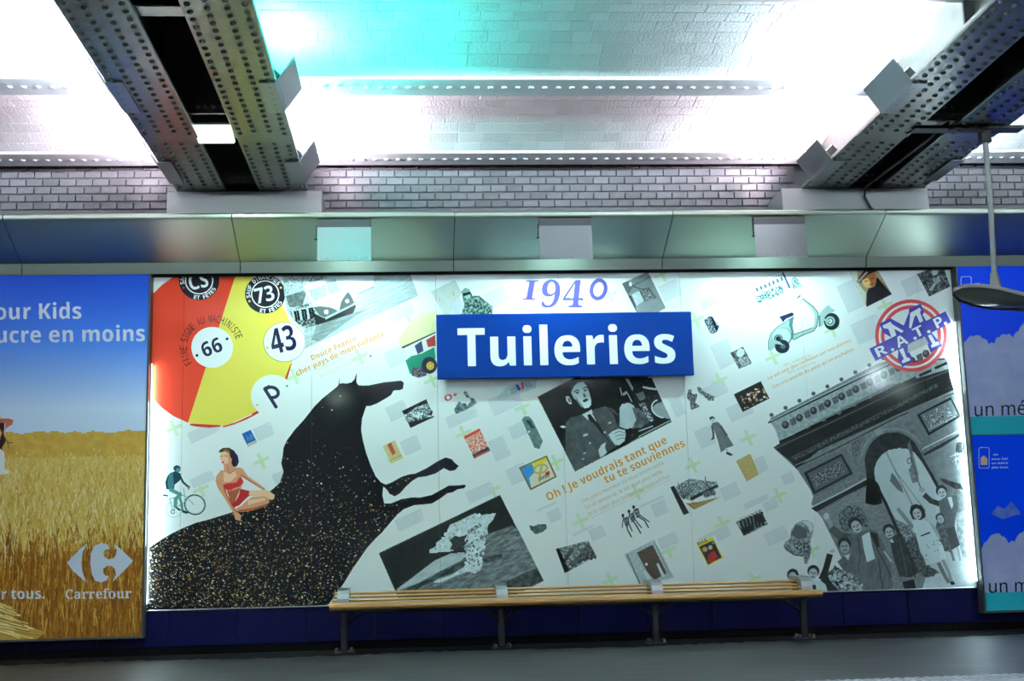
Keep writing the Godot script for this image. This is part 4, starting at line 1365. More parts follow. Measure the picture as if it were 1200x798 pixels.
	# woman in a pale dress
	i.ln(T(0.55), 26, [190, 215, 250, 290, 290, 340])
	i.ln(T(0.72), 30, [380, 300, 440, 350, 470, 420])
	i.pg(T(0.90), [290, 300, 350, 285, 400, 300, 440, 370, 500, 470, 525, 560, 440, 590, 385, 605, 350, 490, 310, 400])
	i.pg(T(0.25), [345, 398, 410, 372, 414, 382, 350, 406])
	for n in 14: i.el(T(0.66), i.rng.randf_range(380, 490), i.rng.randf_range(430, 570), 6, 5)
	i.ln(T(0.45), 26, [470, 590, 520, 690, 540, 720])
	i.ln(T(0.62), 22, [500, 570, 540, 650, 560, 720])
	i.pg(T(0.15), [545, 720, 575, 715, 585, 735, 560, 742])
	i.tex(T(0.10), T(0.25), [270, 240, 278, 195, 310, 180, 350, 190, 375, 225, 382, 270, 350, 290, 290, 285], 0.1, 1.6)
	i.head(320, 240, 40, T(0.80), T(0.12), -0.3)
	# dark-coated woman and legs
	i.tex(T(0.16), T(0.26), [130, 420, 200, 380, 280, 430, 310, 520, 350, 640, 280, 690, 200, 680, 160, 560], 0.04, 1.2)
	i.tex(T(0.18), T(0.45), [220, 400, 310, 380, 340, 500, 380, 600, 460, 640, 440, 680, 380, 690, 330, 640], 0.07, 1.8)
	i.ln(T(0.5), 22, [285, 690, 330, 760])
	i.pg(T(0.12), [220, 720, 300, 700, 320, 790, 240, 790])
	i.ln(T(0.36), 5, [200, 430, 230, 560, 250, 680])
	i.ln(T(0.10), 6, [250, 470, 290, 600, 310, 690])
	i.pg(T(0.8), [130, 430, 150, 420, 162, 445, 145, 450])
	i.head(128, 370, 40, T(0.72), T(0.14), -0.15)
	i.tex(T(0.25), T(0.75), [180, 290, 270, 330, 310, 400, 250, 440, 200, 370], 0.1, 2.0)
	# crowd, left half
	i.sheet(900, 580, 6.65)
	i.tex(T(0.18), T(0.55), [550, 150, 620, 85, 700, 80, 760, 150, 790, 250, 700, 240, 600, 290, 560, 250], 0.08, 1.9)
	i.ln(T(0.62), 34, [440, 165, 480, 215, 500, 260])
	i.ln(T(0.28), 62, [500, 265, 560, 320, 650, 335])
	i.el(T(0.78), 455, 165, 22, 26)
	i.tex(T(0.34), T(0.46), [620, 320, 720, 290, 800, 265, 850, 290, 900, 380, 960, 520, 960, 770, 690, 780, 650, 600, 640, 420], 0.03, 1.0)
	i.pg(T(0.88), [730, 320, 790, 285, 810, 400, 835, 495, 770, 525, 745, 420])
	i.pg(T(0.16), [790, 285, 850, 300, 870, 400, 850, 420, 815, 350])
	i.tex(T(0.46), T(0.30), [770, 530, 900, 480, 950, 600, 980, 760, 760, 770], 0.03, 1.0, 3, Vector2(2, 0.4), 0.3)
	i.ln(T(0.16), 8, [850, 420, 905, 520, 960, 640])
	i.ln(T(0.14), 7, [860, 500, 880, 640, 900, 770])
	i.ln(T(0.20), 6, [700, 330, 720, 460, 700, 600])
	i.ln(T(0.75), 14, [905, 440, 960, 520])
	i.head(683, 238, 52, T(0.74), T(0.14), -0.45)
	i.tex(T(0.30), T(0.42), [540, 520, 600, 470, 660, 470, 690, 600, 600, 610], 0.04, 1.0)
	i.pg(T(0.82), [590, 470, 640, 460, 625, 510])
	i.head(595, 395, 50, T(0.66), T(0.14), -0.1)
	i.tex(T(0.85), T(0.25), [450, 620, 520, 560, 620, 600, 680, 640, 740, 700, 720, 780, 480, 780], 0.06, 1.8)
	i.puffs([450, 620, 520, 560, 620, 600, 680, 640, 740, 700, 720, 780, 480, 780], 70, 8, 20, [0.15, 0.85, 0.35, 0.7])
	i.head(485, 640, 26, T(0.8), T(0.2))
	i.head(560, 620, 24, T(0.8), T(0.3))
	i.head(600, 650, 26, T(0.75), T(0.2))
	i.ln(T(0.14), 48, [480, 470, 450, 580, 420, 650])
	i.pg(T(0.14), [405, 640, 450, 600, 490, 680, 570, 760, 440, 760])
	i.el(T(0.78), 502, 437, 22, 14, -0.3)
	i.pg(T(0.88), [325, 690, 400, 660, 450, 700, 470, 780, 330, 780])
	i.pg(T(0.10), [330, 700, 370, 700, 380, 760, 330, 760])
	i.head(352, 605, 46, T(0.80), T(0.14), 0.1)
	i.head(192, 632, 44, T(0.78), T(0.14), 0.05)
	# ---- red, white and blue transport roundel
	i.sheet(990, 315, 6.386)
	i.ring(H(0xd0464a), 495, 500, 256, 258, 26)
	i.ring(H(0xe6ecec), 495, 500, 234, 236, 16)
	i.ring(H(0xd0464a), 495, 500, 212, 214, 26)
	var bl := H(0x3f3fa8)
	var wh := H(0xe9edf0)
	i.pg(bl, [255, 412, 340, 370, 440, 425, 478, 330, 480, 300, 565, 262, 595, 320, 580, 345, 602, 380, 640, 470, 700, 540, 730, 575, 640, 625, 615, 560, 590, 500, 550, 590, 520, 600, 480, 560, 470, 600, 490, 640, 515, 690, 430, 735, 395, 680, 400, 620, 360, 520, 290, 480])
	i.pg(H(0xb9c3c4), [470, 560, 600, 510, 625, 560, 470, 630])
	i.pg(wh, [280, 425, 340, 395, 355, 415, 440, 465, 425, 480, 370, 450, 385, 500, 350, 518, 325, 450, 290, 445])
	i.pg(wh, [488, 330, 560, 290, 572, 312, 560, 320, 585, 390, 560, 405, 535, 345, 520, 360, 495, 450, 480, 440])
	i.pg(wh, [620, 500, 645, 490, 675, 545, 700, 545, 708, 565, 650, 592, 642, 575, 655, 562])
	i.pg(wh, [405, 605, 435, 592, 460, 660, 485, 668, 490, 685, 430, 708, 425, 690, 440, 672])
	i.pg(bl, [182, 598, 752, 318, 795, 402, 230, 690])
	i.text("R", "sans_bold", wh, 250, 664, 325, 628, 74.0)
	i.text("A", "sans_bold", wh, 398, 594, 478, 554, 78.0)
	i.text("T", "sans_bold", wh, 532, 520, 600, 486, 76.0)
	i.text("P", "sans_bold", wh, 690, 448, 745, 420, 78.0)
	for d in [[357, 605], [525, 520], [628, 470], [752, 408]]: i.el(wh, d[0], d[1], 13, 12)
	return i.im

func print_mat(im: Image, rough := 0.2, spec := 0.16) -> StandardMaterial3D:
	var m := StandardMaterial3D.new()
	m.albedo_texture = ImageTexture.create_from_image(im)
	m.roughness = rough
	m.metallic_specular = spec
	m.texture_repeat = false
	return m

func board(x0: float, x1: float, y0: float, y1: float, zf: float, thick: float, m: Material, called: String, parent: Node) -> MeshInstance3D:
	# a thin panel whose front carries the print; sides take the edge of it
	var st := mb()
	uvquad(st, Vector3(x0, y0, zf), Vector3(x1, y0, zf), Vector3(x1, y1, zf), Vector3(x0, y1, zf), 0.0, 0.0, 1.0, 1.0)
	var zb := zf - thick
	uvquad(st, Vector3(x1, y0, zb), Vector3(x0, y0, zb), Vector3(x0, y1, zb), Vector3(x1, y1, zb), 0.98, 0.0, 0.99, 0.01)
	uvquad(st, Vector3(x0, y0, zb), Vector3(x0, y0, zf), Vector3(x0, y1, zf), Vector3(x0, y1, zb), 0.0, 0.0, 0.002, 1.0)
	uvquad(st, Vector3(x1, y0, zf), Vector3(x1, y0, zb), Vector3(x1, y1, zb), Vector3(x1, y1, zf), 0.998, 0.0, 1.0, 1.0)
	uvquad(st, Vector3(x0, y1, zf), Vector3(x1, y1, zf), Vector3(x1, y1, zb), Vector3(x0, y1, zb), 0.0, 0.0, 1.0, 0.002)
	uvquad(st, Vector3(x0, y0, zb), Vector3(x1, y0, zb), Vector3(x1, y0, zf), Vector3(x0, y0, zf), 0.0, 0.998, 1.0, 1.0)
	return build(st, called, m, parent)

func mural() -> void:
	var o := thing("wall_mural", Vector3.ZERO, "wide printed history mural dated 1940 with a black horse and a triumphal arch", "mural")
	var im := draw_mural()
	var cuts := [-2.035, -1.795, -0.803, 0.18, 1.165, 2.15, 3.14, 4.12, 4.41]
	for k in cuts.size() - 1:
		var a: float = cuts[k] + 0.0012
		var b: float = cuts[k + 1] - 0.0012
		var u0 := int((a + 2.045) * 480.0)
		var u1 := int((b + 2.045) * 480.0)
		var part := im.get_region(Rect2i(u0, 0, u1 - u0, 1255))
		board(a, b, 0.3355, 2.95, 0.0, 0.02, print_mat(part, 0.09, 0.25), "print_panel", o)
	var st := mb()
	box(st, Vector3(-2.035, 0.326, -0.02), Vector3(4.41, 0.3355, 0.012), 0.002)
	build(st, "bottom_rail", M.alu, o)
	st = mb()
	box(st, Vector3(-2.035, 0.33, -0.03), Vector3(4.41, 2.95, -0.021))
	build(st, "backing_board", M.alu_dark, o)

func poster_box(called: String, x0: float, x1: float, label: String, side: Material) -> Node3D:
	var o := thing(called, Vector3((x0 + x1) / 2, 0.134, 0), label, "poster")
	var h := (x1 - x0) / 2
	var st := mb()
	box(st, Vector3(-h, 0.0, -0.02), Vector3(h, 2.786, 0.098), 0.003)
	build(st, "case", side, o)
	st = mb()
	for b in [[-h, 0.0, h, 0.018], [-h, 2.772, h, 2.786], [-h, 0.018, -h + 0.014, 2.772], [h - 0.014, 0.018, h, 2.772]]:
		box(st, Vector3(b[0], b[1], 0.096), Vector3(b[2], b[3], 0.107), 0.003)
	build(st, "frame", side, o)
	return o

func posters() -> void:
	# ---- supermarket poster, cornfield under a blue sky
	var i := Ink.new(1200, 836, [0.006515427, 0.000603256, 2.768926446, 0.000062515, 0.006996545, -2.209420646, -0.000048429, 0.000114948, 1.0], 300.0, H(0x3e62b4))
	var n := 0
	for y in 836:
		var t := y / 836.0
		var c := H(0x1c46b8).lerp(H(0x4078dc), clampf(t / 0.18, 0, 1)).lerp(H(0xc8daf6), clampf((t - 0.18) / 0.2, 0, 1))
		i.im.fill_rect(Rect2i(0, y, 1200, 1), c)
	var edge := PackedVector2Array()
	for x in 61: edge.append(Vector2(x * 20.0, 372 + i.rng.randf_range(-3, 3)))
	edge.append(Vector2(1200, 836))
	edge.append(Vector2(0, 836))
	i.fill(edge, H(0xd0aa50), 3, H(0xb08a3a), 0.03, 0.9)
	i.fill(PackedVector2Array([Vector2(0, 430), Vector2(1200, 430), Vector2(1200, 836), Vector2(0, 836)]), H(0xd6bc70), 3, H(0xc09c48), 0.02, 0.9, Vector2(2.2, 0.5))
	i.fill(PackedVector2Array([Vector2(0, 650), Vector2(1200, 640), Vector2(1200, 836), Vector2(0, 836)]), H(0x9a6c28), 3, H(0x6b3f17), 0.06, 1.4, Vector2(2.5, 0.25))
	for k in 4200:
		var y := 415.0 + 421.0 * i.rng.randf()
		var x := i.rng.randf_range(760, 1200)
		var near := clampf((y - 420.0) / 300.0, 0.0, 1.0)
		var low := clampf((y - 590.0) / 90.0, 0, 1)
		var cs := [H(0xd8c683), H(0xc4a04a), H(0xb08a38), H(0xe0d6b0), H(0xcfb566), H(0xa57c30)] if i.rng.randf() > low else [H(0xa9782c), H(0x83551e), H(0x6a3e16), H(0xc0943f), H(0x955f22), H(0x7a4a1a)]
		var l := lerpf(8, 60, near) * i.rng.randf_range(0.5, 1.2)
		var a := i.rng.randf_range(-0.45, 0.45) * (1.0 - 0.6 * low) - PI / 2
		var d := Vector2(cos(a), sin(a)) * l
		var w := Vector2(-d.y, d.x).normalized() * lerpf(0.6, 1.5, near) * i.rng.randf_range(0.6, 1.3)
		var p := Vector2(x, y)
		i.fill(PackedVector2Array([p - w * 0.5, p + d * 0.5 - w * 0.6, p + d * 0.75 - w * 1.3, p + d, p + d * 0.75 + w * 1.3, p + d * 0.5 + w * 0.6, p + w * 0.5]), cs[i.rng.randi() % 6])
	# girl with a straw hat at the frame edge
	i.sheet(0, 460, 5.7)
	i.pg(H(0xd9a27a), [-120, 180, 20, 170, 45, 240, 35, 300, 0, 350, -90, 340])
	i.pg(H(0x2c1a14), [-130, 170, 35, 165, 30, 250, 45, 300, 20, 340, 20, 370, -10, 350, 0, 300, 18, 240, -10, 190, -100, 200])
	i.pg(H(0xb0604a), [-160, 150, 60, 146, 92, 155, 90, 185, 62, 200, 40, 222, 42, 175, -140, 180])
	i.pg(H(0xd9c9a0), [-140, 150, -110, 90, -20, 85, 20, 148])
	i.pg(H(0xe9ebf2), [-150, 360, 0, 345, 36, 375, 36, 490, 70, 500, 60, 520, -150, 540])
	i.ln(H(0x4a3420), 5, [35, 270, 60, 310, 88, 310])
	i.ln(H(0x4a3420), 5, [55, 305, 65, 350])
	# straw in the corner
	i.sheet(0, 600, 4.989)
	i.pg(H(0xb08a3e), [-200, 520, 0, 540, 60, 570, 130, 640, 270, 690, 210, 740, -200, 745])
	for k in 60:
		var y := i.rng.randf_range(540, 730)
		i.ln([H(0xd9be74), H(0x8d6a2a), H(0xe6d49a)][k % 3], 6, [-80, y - 60, i.rng.randf_range(60, 260) * (0.3 + 0.7 * (y - 540) / 190.0), y])
	var pale := H(0xc9cfe2)
	i.text("ur tous.", "sans_bold", pale, -40, 498, 268, 492)
	i.text("Carrefour", "serif_bold", pale, 390, 495, 778, 490)
	i.pg(pale, [398, 282, 430, 245, 480, 195, 518, 168, 492, 215, 482, 280, 488, 330, 510, 396, 470, 362, 430, 325])
	i.pg(pale, [534, 282, 540, 225, 560, 180, 600, 164, 635, 172, 650, 200, 625, 202, 612, 222, 618, 245, 640, 260, 668, 258, 688, 235, 690, 205, 675, 168, 720, 205, 788, 272, 730, 330, 668, 392, 685, 350, 680, 320, 660, 300, 632, 300, 612, 318, 612, 342, 625, 358, 645, 358, 632, 385, 600, 398, 565, 388, 545, 350])
	i.sheet(0, 300, 1.735)
	i.text("our Kids", "sans_bold", pale, -8, 119, 168, 117)
	i.text("ucre en moins", "sans_bold", pale, -6, 167, 298, 163)
	var o := poster_box("advertising_poster", -6.035, -2.035, "supermarket poster of a golden wheat field under a blue sky", M.alu_dark)
	board(-1.988, 1.988, 0.016, 2.774, 0.102, 0.004, print_mat(i.im, 0.25), "print_sheet", o)
	# ---- sky poster in two tiers
	var j := Ink.new(1200, 1254, [0.007021509, -0.000597947, -7.681073554, 0.000062515, 0.006996545, -2.209420646, -0.000048429, 0.000114948, 1.0], 450.0, H(0x0044f4))
	j.sheet(0, 0, 1)
	for tier in 2:
		var dy := 206.0 * tier
		var tops := [[1122, 420], [1128, 405], [1133, 395], [1142, 390], [1152, 392], [1160, 399], [1166, 398], [1172, 390], [1180, 388], [1188, 392], [1194, 384], [1204, 374], [1216, 372], [1232, 380], [1250, 372], [1270, 380], [1300, 368], [1340, 376], [1400, 366], [1500, 380], [1800, 372]] if tier == 0 else [[1143, 655], [1150, 642], [1157, 630], [1166, 622], [1175, 624], [1183, 632], [1190, 630], [1198, 620], [1210, 616], [1230, 622], [1260, 612], [1300, 622], [1400, 610], [1800, 618]]
		var outline := []
		for n1 in tops.size() - 1:
			var p0 := Vector2(tops[n1][0], tops[n1][1])
			var p1 := Vector2(tops[n1 + 1][0], tops[n1 + 1][1])
			for m1 in 6:
				var q := p0.lerp(p1, m1 / 6.0)
				var bulge := sin(PI * m1 / 6.0) * minf(p0.distance_to(p1) * 0.25, 5.0)
				outline.append_array([q.x + j.rng.randf_range(-0.6, 0.6), q.y - bulge + j.rng.randf_range(-0.6, 0.6)])
		outline.append_array([1800, 500 + dy, 1118 + 10 * tier, 500 + dy])
		j.tex(H(0xb3b9dc), H(0x93a0d2), outline, 0.008, 0.8)
		if tier:
			j.tex(H(0x7486d4), H(0x3f5fcc), [1162, 598, 1170, 588, 1178, 592, 1186, 583, 1192, 590, 1198, 598, 1188, 600, 1176, 604], 0.03, 1.0)
		j.pg(H(0x27a3b3), [1090, 485 + dy, 1800, 470 + dy, 1800, 492 + dy, 1090, 507 + dy])
	var ink := H(0x1a2430)
	j.text("un mé", "sans", ink, 1143, 483.5, 1203, 481.5)
	j.text("un m", "sans", ink, 1160, 690, 1206, 688.5)
	for tier in 2:
		var x := 1133.0 if tier == 0 else 1154.0
		var y := 329.0 if tier == 0 else 529.0
		var k := 1.0
		var pts := []
		for c in [[-5, -9], [5, -9], [6, -7], [6, 13], [5, 15], [-5, 15], [-6, 13], [-6, -7], [-5, -9]]: pts.append_array([x + c[0], y + c[1]])
		j.ln(H(0xc9d4ec), 0.8, pts)
		j.tex(H(0xe3d0b8), H(0xc99a70), [x - 4, y + 3, x, y, x + 4, y + 4, x + 4, y + 11, x - 4, y + 11], 0.1, 1.0)
		for l in [["un", 11.0, 12.0], ["nous fait", 9.0, 24.0], ["un métro", 9.0, 24.0], ["plus beau", 9.0, 24.0]]:
			var q: int = [["un"], ["nous fait"], ["un métro"], ["plus beau"]].find([l[0]])
			var wd: float = 5.0 if q == 0 else 19.0
			j.text(l[0], "sans_bold", H(0xd9e0f0), x + l[1], y + 0.5 + q * 5.0, x + l[1] + wd, y + 0.2 + q * 5.0, 2.6)
	var r := poster_box("advertising_poster", 4.41, 8.41, "blue sky poster in two tiers with white clouds and turquoise bands", M.alu_dark)
	var st := mb()
	var ru := 1200.0 / 450.0
	board(-1.988, -1.99 + ru - 0.02, 0.016, 2.774, 0.102, 0.004, print_mat(j.im.get_region(Rect2i(6, 6, 1190, 1240)), 0.25), "print_sheet", r)
	board(-1.99 + ru - 0.018, 1.988, 0.016, 2.774, 0.102, 0.004, mat(Color(0.0, 0.265, 0.955), 0.25), "print_sheet", r)
	st = mb()
	box(st, Vector3(-1.988, 1.39, 0.1), Vector3(1.988, 1.396, 0.1035))
	build(st, "seam", M.alu_dark, r)
	# thin tubes tucked beside each poster case, washing the mural ends
	for s in [[-2.034, 1.0, "beside the wheat field poster", 1.85], [4.409, -1.0, "beside the blue sky poster", 2.1]]:
		var x: float = s[0]
		var d: float = s[1]
		var tall: float = s[3]
		var t := thing("strip_light", Vector3(x, 0.37, 0.0), "slim vertical light strip " + s[2], "light", "strip lights at the mural ends")
		st = mb()
		box(st, Vector3(-0.004 if d < 0 else 0.0, 0, 0.004), Vector3(0.0 if d < 0 else 0.004, tall, 0.03), 0.001)
		build(st, "housing", M.alu, t)
		st = mb()
		box(st, Vector3(-0.009 if d < 0 else 0.004, 0.01, 0.006), Vector3(-0.004 if d < 0 else 0.009, tall - 0.01, 0.028), 0.002)
		build(st, "light_tube", glow(Color(0.86, 0.97, 1.0), 2.0), t)
		area(Vector3(x + d * 0.011, 0.37 + tall / 2, 0.017), Vector3(x + d * 1.0, 0.37 + tall / 2, 0.014), Color(0.86, 0.97, 1.0), STRIP_E, Vector2(0.02, tall - 0.04), "strip_lamp")

func letters(txt: String, m: Material, parent: Node, x0: float, x1: float, base_y: float, cap: float, z: float) -> MeshInstance3D:
	var f := SystemFont.new()
	f.font_names = ["Droid Sans"]
	f.font_weight = 700
	var t := TextMesh.new()
	t.font = f
	t.font_size = 120
	t.pixel_size = 0.01
	t.depth = 0.6
	t.curve_step = 1.0
	t.horizontal_alignment = HORIZONTAL_ALIGNMENT_LEFT
	t.text = "H"
	var a := t.get_aabb()
	t.text = txt
	var b := t.get_aabb()
	var arr := t.get_mesh_arrays()
	var am := ArrayMesh.new()
	am.add_surface_from_arrays(Mesh.PRIMITIVE_TRIANGLES, arr)
	var o := MeshInstance3D.new()
	o.mesh = am
	o.material_override = m
	o.name = "lettering"
	var sx := (x1 - x0) / b.size.x
	var sy := cap / a.size.y
	o.scale = Vector3(sx, sy, 0.004)
	o.position = Vector3(x0 - b.position.x * sx, base_y - a.position.y * sy, z)
	parent.add_child(o, true)
	return o

func station_sign() -> void:
	var o := thing("station_sign", Vector3(0.178, 2.047, 0.0), "blue enamel station name sign with large white letters over the mural", "sign")
	var st := mb()
	box(st, Vector3(0, 0, 0.045), Vector3(2.036, 0.514, 0.08), 0.004)
	build(st, "plate", M.sign_blue, o)
	for x in [0.25, 1.75]:
		st = mb()
		box(st, Vector3(x, 0.1, 0.0), Vector3(x + 0.05, 0.42, 0.045))
		build(st, "bracket", M.alu_dark, o)
	letters("Tuileries", M.sign_white, o, 0.165, 1.892, 0.098, 0.302, 0.0808)

func bench() -> void:
	var o := thing("slatted_bench", Vector3(1.17, 0, 0), "long slatted wooden bench with steel clips under the mural", "bench")
	# front plank, rounded
	var st := mb()
	var p := PackedVector2Array()
	for c in [[0.53, 0.316], [0.615, 0.312], [0.634, 0.32], [0.642, 0.335], [0.638, 0.352], [0.622, 0.36], [0.53, 0.364]]: p.append(Vector2(c[0], c[1]))
	along_x(p, st, -1.797, 1.797)
	build(st, "front_plank", M.wood, o)
	for s in [[0.425, 0.368, 0.51, 0.386], [0.325, 0.391, 0.41, 0.409], [0.225, 0.414, 0.31, 0.434]]:
		st = mb()
		box(st, Vector3(-1.785, s[1], s[0]), Vector3(1.735, s[3], s[2]), 0.006)
		build(st, "slat", M.wood, o)
	for x in [-1.706, -0.554, 0.592, 1.715]:
		# steel clip folded over the slats
		st = mb()
		var q := PackedVector2Array()
		for c in [[0.53, 0.36], [0.528, 0.39], [0.515, 0.425], [0.48, 0.45], [0.42, 0.462], [0.3, 0.466], [0.2, 0.466], [0.2, 0.44], [0.31, 0.438], [0.41, 0.42], [0.46, 0.40], [0.51, 0.388], [0.515, 0.36]]: q.append(Vector2(c[0], c[1]))
		along_x(q, st, x - 0.042, x + 0.042)
		build(st, "clip", M.alu, o)
		st = mb()
		box(st, Vector3(x - 0.03, 0.30, 0.2), Vector3(x + 0.03, 0.312, 0.6), 0.003)
		box(st, Vector3(x - 0.022, 0.33, 0.2), Vector3(x + 0.022, 0.415, 0.23), 0.003)
		build(st, "bearer", M.iron, o)
		st = mb()
		box(st, Vector3(x - 0.022, 0.012, 0.36), Vector3(x + 0.022, 0.30, 0.404), 0.004)
		build(st, "leg", M.iron, o)
		for d in [-1.0, 1.0]:
			if (x < -1.6 and d < 0) or (x > 1.6 and d > 0): continue
			st = mb()
			tube(st, PackedVector3Array([Vector3(x, 0.19, 0.385), Vector3(x + d * 0.06, 0.235, 0.385), Vector3(x + d * 0.155, 0.305, 0.385)]), 0.011, 8)
			build(st, "brace", M.iron, o)
		st = mb()
		box(st, Vector3(x - 0.075, 0.0, 0.32), Vector3(x + 0.075, 0.012, 0.45), 0.003)
		for b in [[-0.052, 0.425], [0.052, 0.425], [-0.052, 0.345], [0.052, 0.345]]:
			lathe(st, [Vector2(0.017, 0.012), Vector2(0.017, 0.028), Vector2(0.01, 0.036), Vector2(0, 0.038)], 8, Transform3D(Basis(), Vector3(x + b[0], 0, b[1])))
		build(st, "foot_plate", M.alu_dark, o)
	st = mb()
	box(st, Vector3(-1.74, 0.287, 0.40), Vector3(1.74, 0.302, 0.46), 0.003)
	build(st, "rail", M.iron, o)

func flap_lights() -> void:
	# shielded floods hung under the cornice, their flaps open towards the platform
	for k in 3:
		var x: float = [-0.509, 1.157, 2.815][k]
		var c := Color(0.80, 1.0, 0.985)
		var t := thing("cornice_floodlight", Vector3(x, 3.17, 0.6), ["cornice floodlight with a hinged metal flap above the horse and the song lines", "cornice floodlight with a hinged metal flap above the year 1940", "cornice floodlight with a hinged metal flap above the scooter picture"][k], "floodlight", "shielded floodlights under the cornice")
		var st := mb()
		# flap: a thin sheet leaning out at the bottom, with a folded lower edge and a row of drilled holes
		var tilt := Transform3D(Basis(Vector3.RIGHT, deg_to_rad(-4)), Vector3(0, -0.042, 0.036))
		var y0 := -0.262
		var hole := 0.0035
		var ys := [y0, -0.246, -0.246 + hole * 2, -0.0]
		for part in [[ys[0], ys[1]], [ys[2], ys[3]]]:
			box(st, Vector3(-0.2, part[0], 0), Vector3(0.2, part[1], 0.003), 0.0, tilt)
		var prev := -0.2
		for n in 9:
			var hx := -0.168 + n * 0.042
			box(st, Vector3(prev, ys[1], 0), Vector3(hx - hole, ys[2], 0.003), 0.0, tilt)
			prev = hx + hole
		box(st, Vector3(prev, ys[1], 0), Vector3(0.2, ys[2], 0.003), 0.0, tilt)
		box(st, Vector3(-0.2, y0, -0.012), Vector3(0.2, y0 + 0.003, 0), 0.0, tilt)
		build(st, "flap", M.flap, t)
		st = mb()
		box(st, Vector3(-0.2, -0.045, -0.02), Vector3(0.2, 0.02, 0.034), 0.002)
		build(st, "hinge_housing", M.alu_dark, t)
		st = mb()
		box(st, Vector3(-0.212, -0.14, 0.03), Vector3(-0.206, -0.03, 0.05), 0.001)
		box(st, Vector3(-0.224, -0.14, 0.034), Vector3(-0.2, -0.132, 0.046), 0.001)
		build(st, "stay", M.iron, t)
		st = mb()
		var aim := Transform3D(Basis(Vector3.RIGHT, deg_to_rad(48)), Vector3(0, -0.10, -0.005))
		box(st, Vector3(-0.16, -0.035, -0.02), Vector3(0.16, 0.035, 0.03), 0.006, aim)
		build(st, "lamp_body", M.alu_dark, t)
		st = mb()
		box(st, Vector3(-0.14, -0.026, -0.024), Vector3(0.14, 0.026, -0.02), 0.001, aim)
		build(st, "lamp_glass", glow(c, 8.0), t)
		var at := t.position + aim * Vector3(0, 0, -0.03)
		spot(at, Vector3(x, 0.95, 0.0), c, FLAP_E, 82.0, 0.9, 0.05, "flood_lamp")

func uplight(called_for: String, x: float, z0: float, z1: float, s: float, c: Color, e: float) -> void:
	var t := thing("beam_uplight", Vector3(x, FLANGE_Y, (z0 + z1) / 2), called_for, "uplight", "uplights clamped to the ceiling beams")
	var l := (z1 - z0) / 2
	var st := mb()
	box(st, Vector3(-0.10 if s > 0 else 0.0, -0.021, -l), Vector3(0.0 if s > 0 else 0.10, -0.013, l), 0.001)
	build(st, "clamp_plate", M.flap, t)
	st = mb()
	var sh := PackedVector2Array([Vector2(0, -0.021), Vector2(0.112 * s, 0.142), Vector2(0.106 * s, 0.147), Vector2(-0.004 * s, -0.013)])
	extrude(st, sh, Transform3D(Basis(), Vector3(0, 0, -l)), 2 * l)
	for n in 10:
		box(st, Vector3(0.016 * s - 0.002, -0.004, -l + 0.04 + n * (2 * l - 0.08) / 9.0), Vector3(0.016 * s + 0.002, 0.0, -l + 0.046 + n * (2 * l - 0.08) / 9.0))
	build(st, "shield", M.flap, t)
	st = mb()
	box(st, Vector3(-0.16 * s - 0.05, 0.032, -l * 0.5), Vector3(-0.16 * s + 0.05, 0.05, l * 0.5), 0.002)
	box(st, Vector3(-0.09 * s - 0.012, 0.05, -0.03), Vector3(-0.09 * s + 0.012, 0.1, 0.03), 0.002)
	build(st, "arm", M.iron, t)
	st = mb()
	var aim := Transform3D(Basis(Vector3(0, 0, 1), s * deg_to_rad(-42)), Vector3(-0.04 * s, 0.10, 0))
	box(st, Vector3(-0.045, -0.03, -0.12), Vector3(0.045, 0.03, 0.12), 0.005, aim)
	build(st, "lamp_body", M.alu_dark, t)
	st = mb()
	box(st, Vector3(-0.038, 0.03, -0.11), Vector3(0.038, 0.034, 0.11), 0.0, aim)
	build(st, "lamp_glass", glow(c, 6.0), t)
	var at := t.position + aim * Vector3(0.0, 0.05, 0)
	spot(at, at + aim.basis.y, c, e, 88.0, 0.25, 0.04, "uplight_lamp")

func uplights() -> void:
	var teal := Color(0.17, 0.98, 0.94)
	var rose := Color(1.0, 0.93, 0.99)
	var cool := Color(0.88, 0.95, 1.0)
	uplight("uplight beside the lit lamp's beam, glowing turquoise on the vault", -0.794, 2.27, 2.79, 1.0, teal, UP_E * 1.8)
	uplight("uplight on the lit lamp's beam just above its bearing block, white light towards the sign", -0.794, 0.74, 1.25, 1.0, rose, UP_E)
	uplight("uplight with a pale green shield on the hanging lamp's beam, farther from the wall", 3.06, 2.26, 2.80, -1.0, cool, UP_E * 1.2)
	uplight("uplight with a pale green shield on the hanging lamp's beam, close to its block", 3.06, 0.73, 1.25, -1.0, rose, UP_E * 1.2)
	uplight("uplight on the left side of the left beam, farther from the wall", -1.78, 2.27, 2.79, -1.0, cool, UP_E)
	uplight("uplight on the left side of the left beam, close to the wall", -1.78, 0.74, 1.25, -1.0, rose, UP_E)
	uplight("uplight on the right side of the right beam, close to the wall", 4.047, 0.73, 1.25, 1.0, cool, UP_E * 0.5)
	for b in BEAMS:
		for z in [5.5, 8.5, 11.5]:  # unseen uplights, added to give the mural soft front light
			uplight("added unseen uplight on a ceiling beam over the tracks, for soft front light", b[0], z - 0.26, z + 0.26, -1.0, cool, UP_E * 5.6)
			uplight("added unseen uplight on a ceiling beam over the tracks, for soft front light", b[1], z - 0.26, z + 0.26, 1.0, cool, UP_E * 5.6)
	uplight("uplight on the right side of the right beam, farther from the wall", 4.047, 2.26, 2.80, 1.0, cool, UP_E * 0.5)

